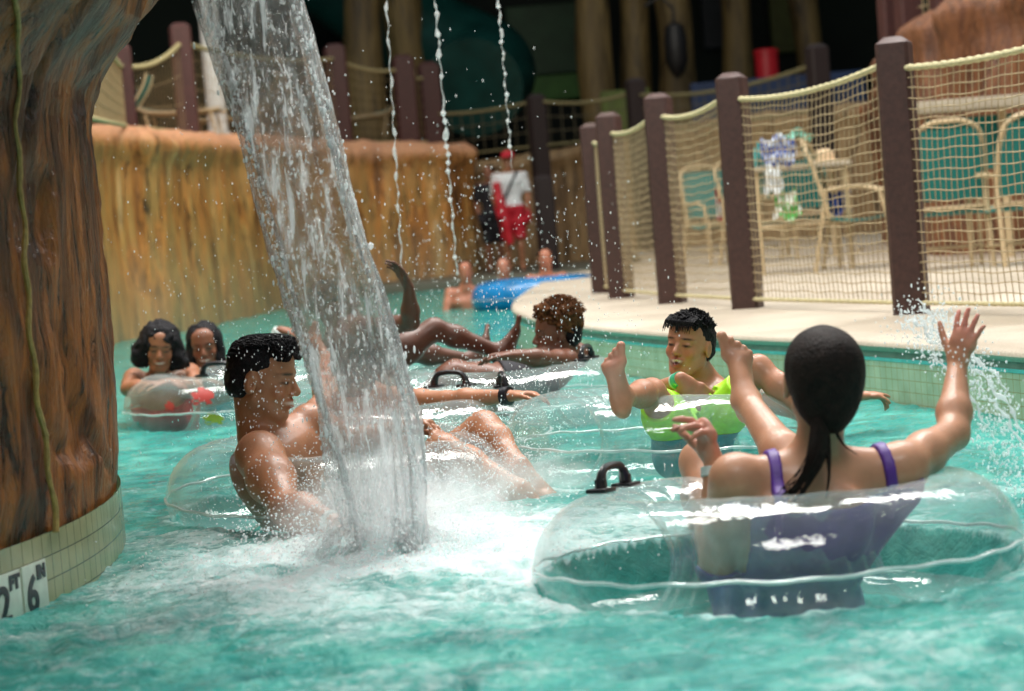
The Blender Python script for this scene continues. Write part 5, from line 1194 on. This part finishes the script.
stander(491, 30.1, 'person in dark clothes standing behind the lifeguard', 'dark_cloth', 'dark_cloth', V(.3, .13, .08), None, V(-.5, -.8, 0), 1.62)
# ================================================================ falling water, drops and spray
def fall_mat():
    m, nt, b = newmat('falling_water'); nt.nodes.remove(b); out = nt.nodes['Material Output']
    vec = coords(nt, (1, 1, .16)); n = noise(nt, vec, 42, 5, .6, .5); n3 = noise(nt, coords(nt, (1, 1, .45)), 95, 3, .6, .3)
    gl = N(nt, 'ShaderNodeBsdfRefraction'); gl.inputs['IOR'].default_value = 1.10; gl.inputs['Roughness'].default_value = .02; gl.inputs['Color'].default_value = (1, 1, 1, 1)
    tr = N(nt, 'ShaderNodeBsdfTransparent'); tr.inputs[0].default_value = (1, 1, 1, 1)
    wp = N(nt, 'ShaderNodeBsdfPrincipled'); wp.inputs['Base Color'].default_value = (.95, .97, .98, 1); wp.inputs['Roughness'].default_value = .12
    tl = N(nt, 'ShaderNodeBsdfTranslucent'); tl.inputs[0].default_value = (.97, .99, 1, 1); wh = N(nt, 'ShaderNodeMixShader'); wh.inputs[0].default_value = .55; sock(nt, wp.outputs[0], wh.inputs[1]); sock(nt, tl.outputs[0], wh.inputs[2])
    gs = N(nt, 'ShaderNodeBsdfGlossy'); gs.inputs['Roughness'].default_value = .035
    bp = N(nt, 'ShaderNodeBump'); bp.inputs['Strength'].default_value = .8; bp.inputs['Distance'].default_value = .012; sock(nt, math_(nt, 'ADD', n, math_(nt, 'MULTIPLY', n3, 1.1)), bp.inputs['Height'])
    for q in (gl, wp, gs): sock(nt, bp.outputs[0], q.inputs['Normal'])
    a = N(nt, 'ShaderNodeMixShader'); a.inputs[0].default_value = .65; sock(nt, gl.outputs[0], a.inputs[1]); sock(nt, tr.outputs[0], a.inputs[2])
    c = N(nt, 'ShaderNodeMixShader'); c.inputs[0].default_value = .14; sock(nt, a.outputs[0], c.inputs[1]); sock(nt, gs.outputs[0], c.inputs[2])
    e = N(nt, 'ShaderNodeMixShader'); at = N(nt, 'ShaderNodeAttribute', attribute_name='foam')
    sock(nt, math_(nt, 'ADD', math_(nt, 'ADD', ramp(nt, n, [(.50, .0), (.57, .12), (.64, .75)]), ramp(nt, n3, [(.595, .0), (.66, .8)])), at.outputs['Fac'], True), e.inputs[0]); sock(nt, c.outputs[0], e.inputs[1]); sock(nt, wh.outputs[0], e.inputs[2]); sock(nt, e.outputs[0], out.inputs['Surface'])  # white noise streaks and flecks are glints painted into the stream
    return m
M['fall'] = fall_mat()
def white_water(name, a=.55):
    m, nt, b = newmat(name); nt.nodes.remove(b); out = nt.nodes['Material Output']
    p = N(nt, 'ShaderNodeBsdfPrincipled'); p.inputs['Base Color'].default_value = (.93, .97, .99, 1); p.inputs['Roughness'].default_value = .08; p.inputs['IOR'].default_value = 1.33
    t = N(nt, 'ShaderNodeBsdfTransparent'); tl = N(nt, 'ShaderNodeBsdfTranslucent'); tl.inputs[0].default_value = (.98, 1, 1, 1); y = N(nt, 'ShaderNodeMixShader'); y.inputs[0].default_value = .5; sock(nt, p.outputs[0], y.inputs[1]); sock(nt, tl.outputs[0], y.inputs[2]); x = N(nt, 'ShaderNodeMixShader'); x.inputs[0].default_value = a; sock(nt, t.outputs[0], x.inputs[1]); sock(nt, y.outputs[0], x.inputs[2]); sock(nt, x.outputs[0], out.inputs['Surface']); return m
M['drop'] = white_water('water_drops', .7); M['bead'] = white_water('bead_drops', .42)
YF = 4.95
def waterfall():
    cl = [(232, -150), (240, -70), (250, 3), (268, 60), (286, 120), (306, 200), (332, 290), (352, 355), (368, 420), (380, 480), (388, 545), (391, 590)]
    wd = [92, 98, 100, 96, 90, 92, 96, 94, 94, 84, 66, 50]
    pts = [W(px, py, YF) for px, py in cl]; n = 260; C = curve_pts(pts, n); wds = np.interp(np.linspace(0, len(cl)-1, n+1), range(len(cl)), wd)/F*YF/2
    na = 120; g = np.linspace(0, 2*math.pi, na, endpoint=False); V_ = []; fo = []
    for i, c in enumerate(C):
        t = i/n; z = c[2]; r = wds[i]; k = np.clip((t-.62)/.38, 0, 1)
        x = np.cos(g); y = np.sin(g)
        rid = fbm(x*3.2+.0*t, y*3.2, z*.9+3, 3, 71)*.30+(1-2*np.abs(fbm(x*7.5, y*7.5, z*1.6, 3, 73)))*.10+.05*fbm(x*16, y*16, z*9, 2, 75)+k*.3*fbm(x*6, y*6, z*5, 3, 78)
        rr = 1+rid*(.7+.6*t)
        V_.append(np.stack([c[0]+r*rr*x*.93, c[1]+r*.42*rr*y, c[2]+0*x+.01*k*fbm(x*5, y*5, z*3, 2, 79)], 1))
        fo.append(np.clip(.0+k*.55+.5*np.clip(fbm(x*4, y*4, z*2.2, 3, 77)-.12, 0, 1)*(1+k)+.25*np.exp(-((x-.95)/.12)**2), 0, 1)*(.7))
    v = np.concatenate(V_); i_ = np.arange((n+1)*na).reshape(n+1, na); j_ = np.roll(i_, -1, 1)
    f = np.stack([i_[:-1], i_[1:], j_[1:], j_[:-1]], 2).reshape(-1, 4)
    me = mesh_np(v, f, 'fall'); a = me.attributes.new('foam', 'FLOAT', 'POINT'); a.data.foreach_set('value', np.concatenate(fo).astype(np.float32))
    o = link('waterfall', me, M['fall']); return tag(o, 'thick glassy stream of water pouring down in front of the bare chested person', 'waterfall'), C, wds
wf, FC, FW = waterfall()
ICO = None
def drops(name, P, r, mat, lab, cat, sub=1, stretch=None, kind='stuff'):
    bm = bmesh.new(); bmesh.ops.create_icosphere(bm, subdivisions=sub, radius=1); iv = np.array([v.co[:] for v in bm.verts]); fi = np.array([[v.index for v in f.verts] for f in bm.faces]); bm.free()
    n = len(P); S = np.ones((n, 3)) if stretch is None else stretch
    v = (P[:, None, :]+iv[None]*r[:, None, None]*S[:, None, :]).reshape(-1, 3); f = (fi[None]+np.arange(n)[:, None, None]*len(iv)).reshape(-1, 3)
    o = link(name, mesh_np(v, f, name), mat); tag(o, lab, cat, None, kind); return o
def spray():
    R = []
    # along both edges of the stream
    n = 1500; k = rng.integers(0, len(FC), n); sd = np.where(rng.random(n) < .5, -1, 1); P = np.array([FC[i] for i in k]); wv = np.array([FW[i] for i in k])
    P = P+np.stack([sd*wv*(.82+rng.exponential(.10, n)), rng.normal(0, .03, n)-.02, rng.normal(0, .01, n)], 1)
    r = rng.uniform(.0008, .0028, n)*(1+rng.exponential(.3, n)); st = np.ones((n, 3)); st[:, 2] = rng.uniform(1, 3.2, n)
    drops('edge_droplets', P, r, M['drop'], 'bright droplets tearing off the edges of the falling stream', 'water droplets', 1, st)
    # impact burst
    n = 5200; th = rng.uniform(0, 2*math.pi, n); ra = np.abs(rng.normal(0, .17, n))+rng.uniform(.07, .20, n); h = rng.exponential(.055, n)*np.exp(-ra*1.2)+.003
    P = np.stack([IMP[0]+ra*np.cos(th)*1.15+.03, IMP[1]+ra*np.sin(th), h], 1); r = rng.uniform(.0009, .0032, n)
    drops('impact_spray', P, r, M['drop'], 'white spray bursting where the stream strikes the pool', 'water spray')
    # splash thrown over the man and the knees right of the stream
    n = 5200; c = np.array([W(*q) for q in ((440, 470, 5.5), (470, 440, 5.8), (420, 500, 5.3), (350, 480, 5.2), (330, 500, 5.2), (500, 470, 5.8))]); k = rng.integers(0, len(c), n)
    P = c[k]+rng.normal(0, 1, (n, 3))*V(.12, .16, .055); P[:, 2] = np.abs(P[:, 2]-.01)+.005; r = rng.uniform(.0008, .0026, n)
    drops('knee_spray', P, r, M['drop'], 'fine spray over the knees beside the waterfall', 'water spray')
    # fine droplets in the air
    P = []
    for (px, py, sx_, sy_, y0, y1, n) in ((290, 400, 50, 70, 5.0, 5.9, 480), (260, 450, 35, 60, 5.3, 5.7, 260), (480, 260, 60, 60, 6, 12, 520), (560, 300, 60, 50, 6, 9, 330), (500, 380, 60, 40, 5.2, 7, 420), (210, 150, 60, 90, 5, 8, 240), (440, 210, 60, 90, 6, 10, 260), (610, 330, 60, 60, 5.5, 7, 160), (200, 300, 70, 90, 5, 8, 160)):
        for _ in range(n):
            q = W(px+rng.normal(0, sx_), py+rng.normal(0, sy_), rng.uniform(y0, y1))
            if .02 < q[2] < 2.2: P.append(q)
    P = np.array(P); r = rng.uniform(.0007, .0019, len(P))*(P[:, 1]/5.5); st = np.ones((len(P), 3)); st[:, 2] = rng.uniform(1, 2.6, len(P))
    drops('airborne_droplets', P, r, M['drop'], 'tiny droplets hanging in the air over the river', 'water droplets', 1, st)
    # splash from the raised hand
    P = []
    for _ in range(1500):
        t = rng.random(); q = W(930+90*t+rng.normal(0, 14), 330+130*t*t+70*rng.random()*t+rng.normal(0, 13), 4.75+rng.normal(0, .1)); P.append(q)
    for _ in range(420): P.append(W(925+rng.normal(0, 22), 325+rng.normal(0, 16), 4.8+rng.normal(0, .08)))
    P = np.array(P); P = P[P[:, 2] > .02]; r = rng.uniform(.0006, .0021, len(P)); st = np.ones((len(P), 3)); st[:, 2] = rng.uniform(1, 3, len(P)); st[:, 0] = rng.uniform(1, 2, len(P))
    drops('hand_splash', P, r, M['drop'], 'splash of drops thrown up by the raised hand', 'water splash', 1, st)
spray()
# ragged glassy sheets around the foot of the stream
def tongues():
    mb = MB()
    for k in range(13):
        a = rng.uniform(0, 2*math.pi); r0_ = rng.uniform(.05, .11); dx, dy = math.cos(a), math.sin(a)
        b0 = V(IMP[0]+dx*r0_, IMP[1]+dy*r0_*.7, .0); hh = rng.uniform(.04, .10); L = rng.uniform(.05, .17)
        Q = curve_pts([b0+V(0, 0, hh*1.1), b0+V(dx*L*.35, dy*L*.3, hh*.85), b0+V(dx*L*.8, dy*L*.7, hh*.35), b0+V(dx*L*1.1, dy*L, -.01)], 16)
        mb.tube(Q, [.004+.010*math.sin(math.pi*(i/16)**.8)*(1+.3*math.sin(i*1.7+k)) for i in range(17)], 7)
    me_o = mb.build('splash_crown', M['fall']); tag(me_o, 'ragged tongues of water thrown out around the foot of the stream', 'water splash', None, 'stuff')
    mb = MB()
    for k, ((x0, y0), (x1, y1), rr) in enumerate((((936, 335), (1010, 392), .006), ((930, 352), (990, 430), .005), ((965, 360), (1030, 440), .007), ((905, 320), (935, 345), .006), ((985, 395), (1024, 450), .006), ((918, 300), (945, 350), .004))):
        a, b_ = W(x0, y0, 4.75), W(x1, y1, 4.7); Q = [a+(b_-a)*(i/20)+V(.006*math.sin(i*.9+k), 0, .02*math.sin(math.pi*i/20)+.004*math.sin(i*1.7)) for i in range(21)]
        mb.tube(Q, [rr*abs(math.sin(i*.9+k*2))*math.sin(math.pi*(i+.5)/21)+.0008 for i in range(21)], 6)
    tag(mb.build('flung_water', M['drop']), 'flung streaks of water beside the raised hand', 'water splash', None, 'stuff')
tongues()
def trickle(px0, px1, y1, Y, lab, r=.011, seed=0):
    mb = MB(); a = W(px0, -90, Y); b_ = W(px1, y1, Y); n = 260
    Q = [a+(b_-a)*(i/n)+V(.004*math.sin(i*.31+seed), 0, 0) for i in range(n+1)]
    rad = [r*(.10+.62*max(0, float(vnoise(i*.34, seed, 0, 5))*.8+.30)**1.5) for i in range(n+1)]
    mb.tube(Q, rad, 8); tag(mb.build('water_trickle', M['bead']), lab, 'water trickle', 'thin water trickles behind the waterfall')
trickle(381, 402, 268, 9.0, 'beaded thin trickle of water closest to the waterfall', .014, 1); trickle(428, 457, 275, 9.5, 'longest thin trickle of water over the rounded rock end', .018, 4); trickle(491, 512, 168, 9.5, 'faint beaded trickle of water before the dark slide', .014, 7)

def mist(name, c, rad, dens, lab):
    bm = bmesh.new(); bmesh.ops.create_icosphere(bm, subdivisions=4, radius=1)
    for v in bm.verts:
        n_ = 1+.22*float(fbm(v.co.x*2, v.co.y*2, v.co.z*2, 3, 91)); v.co = Vector((v.co.x*rad[0]*n_, v.co.y*rad[1]*n_, v.co.z*rad[2]*n_))
    me = bpy.data.meshes.new(name); bm.to_mesh(me); bm.free()
    m = bpy.data.materials.new(name); m.use_nodes = True; nt = m.node_tree; nt.nodes.remove(nt.nodes['Principled BSDF']); out = nt.nodes['Material Output']
    vs = N(nt, 'ShaderNodeVolumeScatter'); vs.inputs['Color'].default_value = (1, 1, 1, 1); vs.inputs['Anisotropy'].default_value = .2
    tc = N(nt, 'ShaderNodeTexCoord'); mp = N(nt, 'ShaderNodeMapping'); mp.inputs['Scale'].default_value = [1/r for r in rad]; sock(nt, tc.outputs['Object'], mp.inputs[0])
    ln = N(nt, 'ShaderNodeVectorMath', operation='LENGTH'); sock(nt, mp.outputs[0], ln.inputs[0])
    fall = ramp(nt, ln.outputs['Value'], [(.15, 1.0), (.9, 0.0)]); nz = ramp(nt, noise(nt, tc.outputs['Object'], 14, 3), [(.38, .15), (.62, 1.6)])
    sock(nt, math_(nt, 'MULTIPLY', math_(nt, 'MULTIPLY', fall, nz), dens), vs.inputs['Density']); sock(nt, vs.outputs[0], out.inputs['Volume'])
    o = link(name, me, m); o.location = [float(x) for x in c]; tag(o, lab, 'mist', None, 'stuff')
mist('spray_mist', V(*W(405, 505, 5.05)[:2], .09), (.42, .30, .19), 6.5, 'white mist boiling up around the foot of the waterfall')
mist('spray_haze', V(*W(500, 470, 5.75)[:2], .06), (.34, .22, .13), 4.2, 'white haze of spray over the bent knees')
SC.cycles.volume_step_rate = 2.0; SC.cycles.volume_bounces = 5
water()
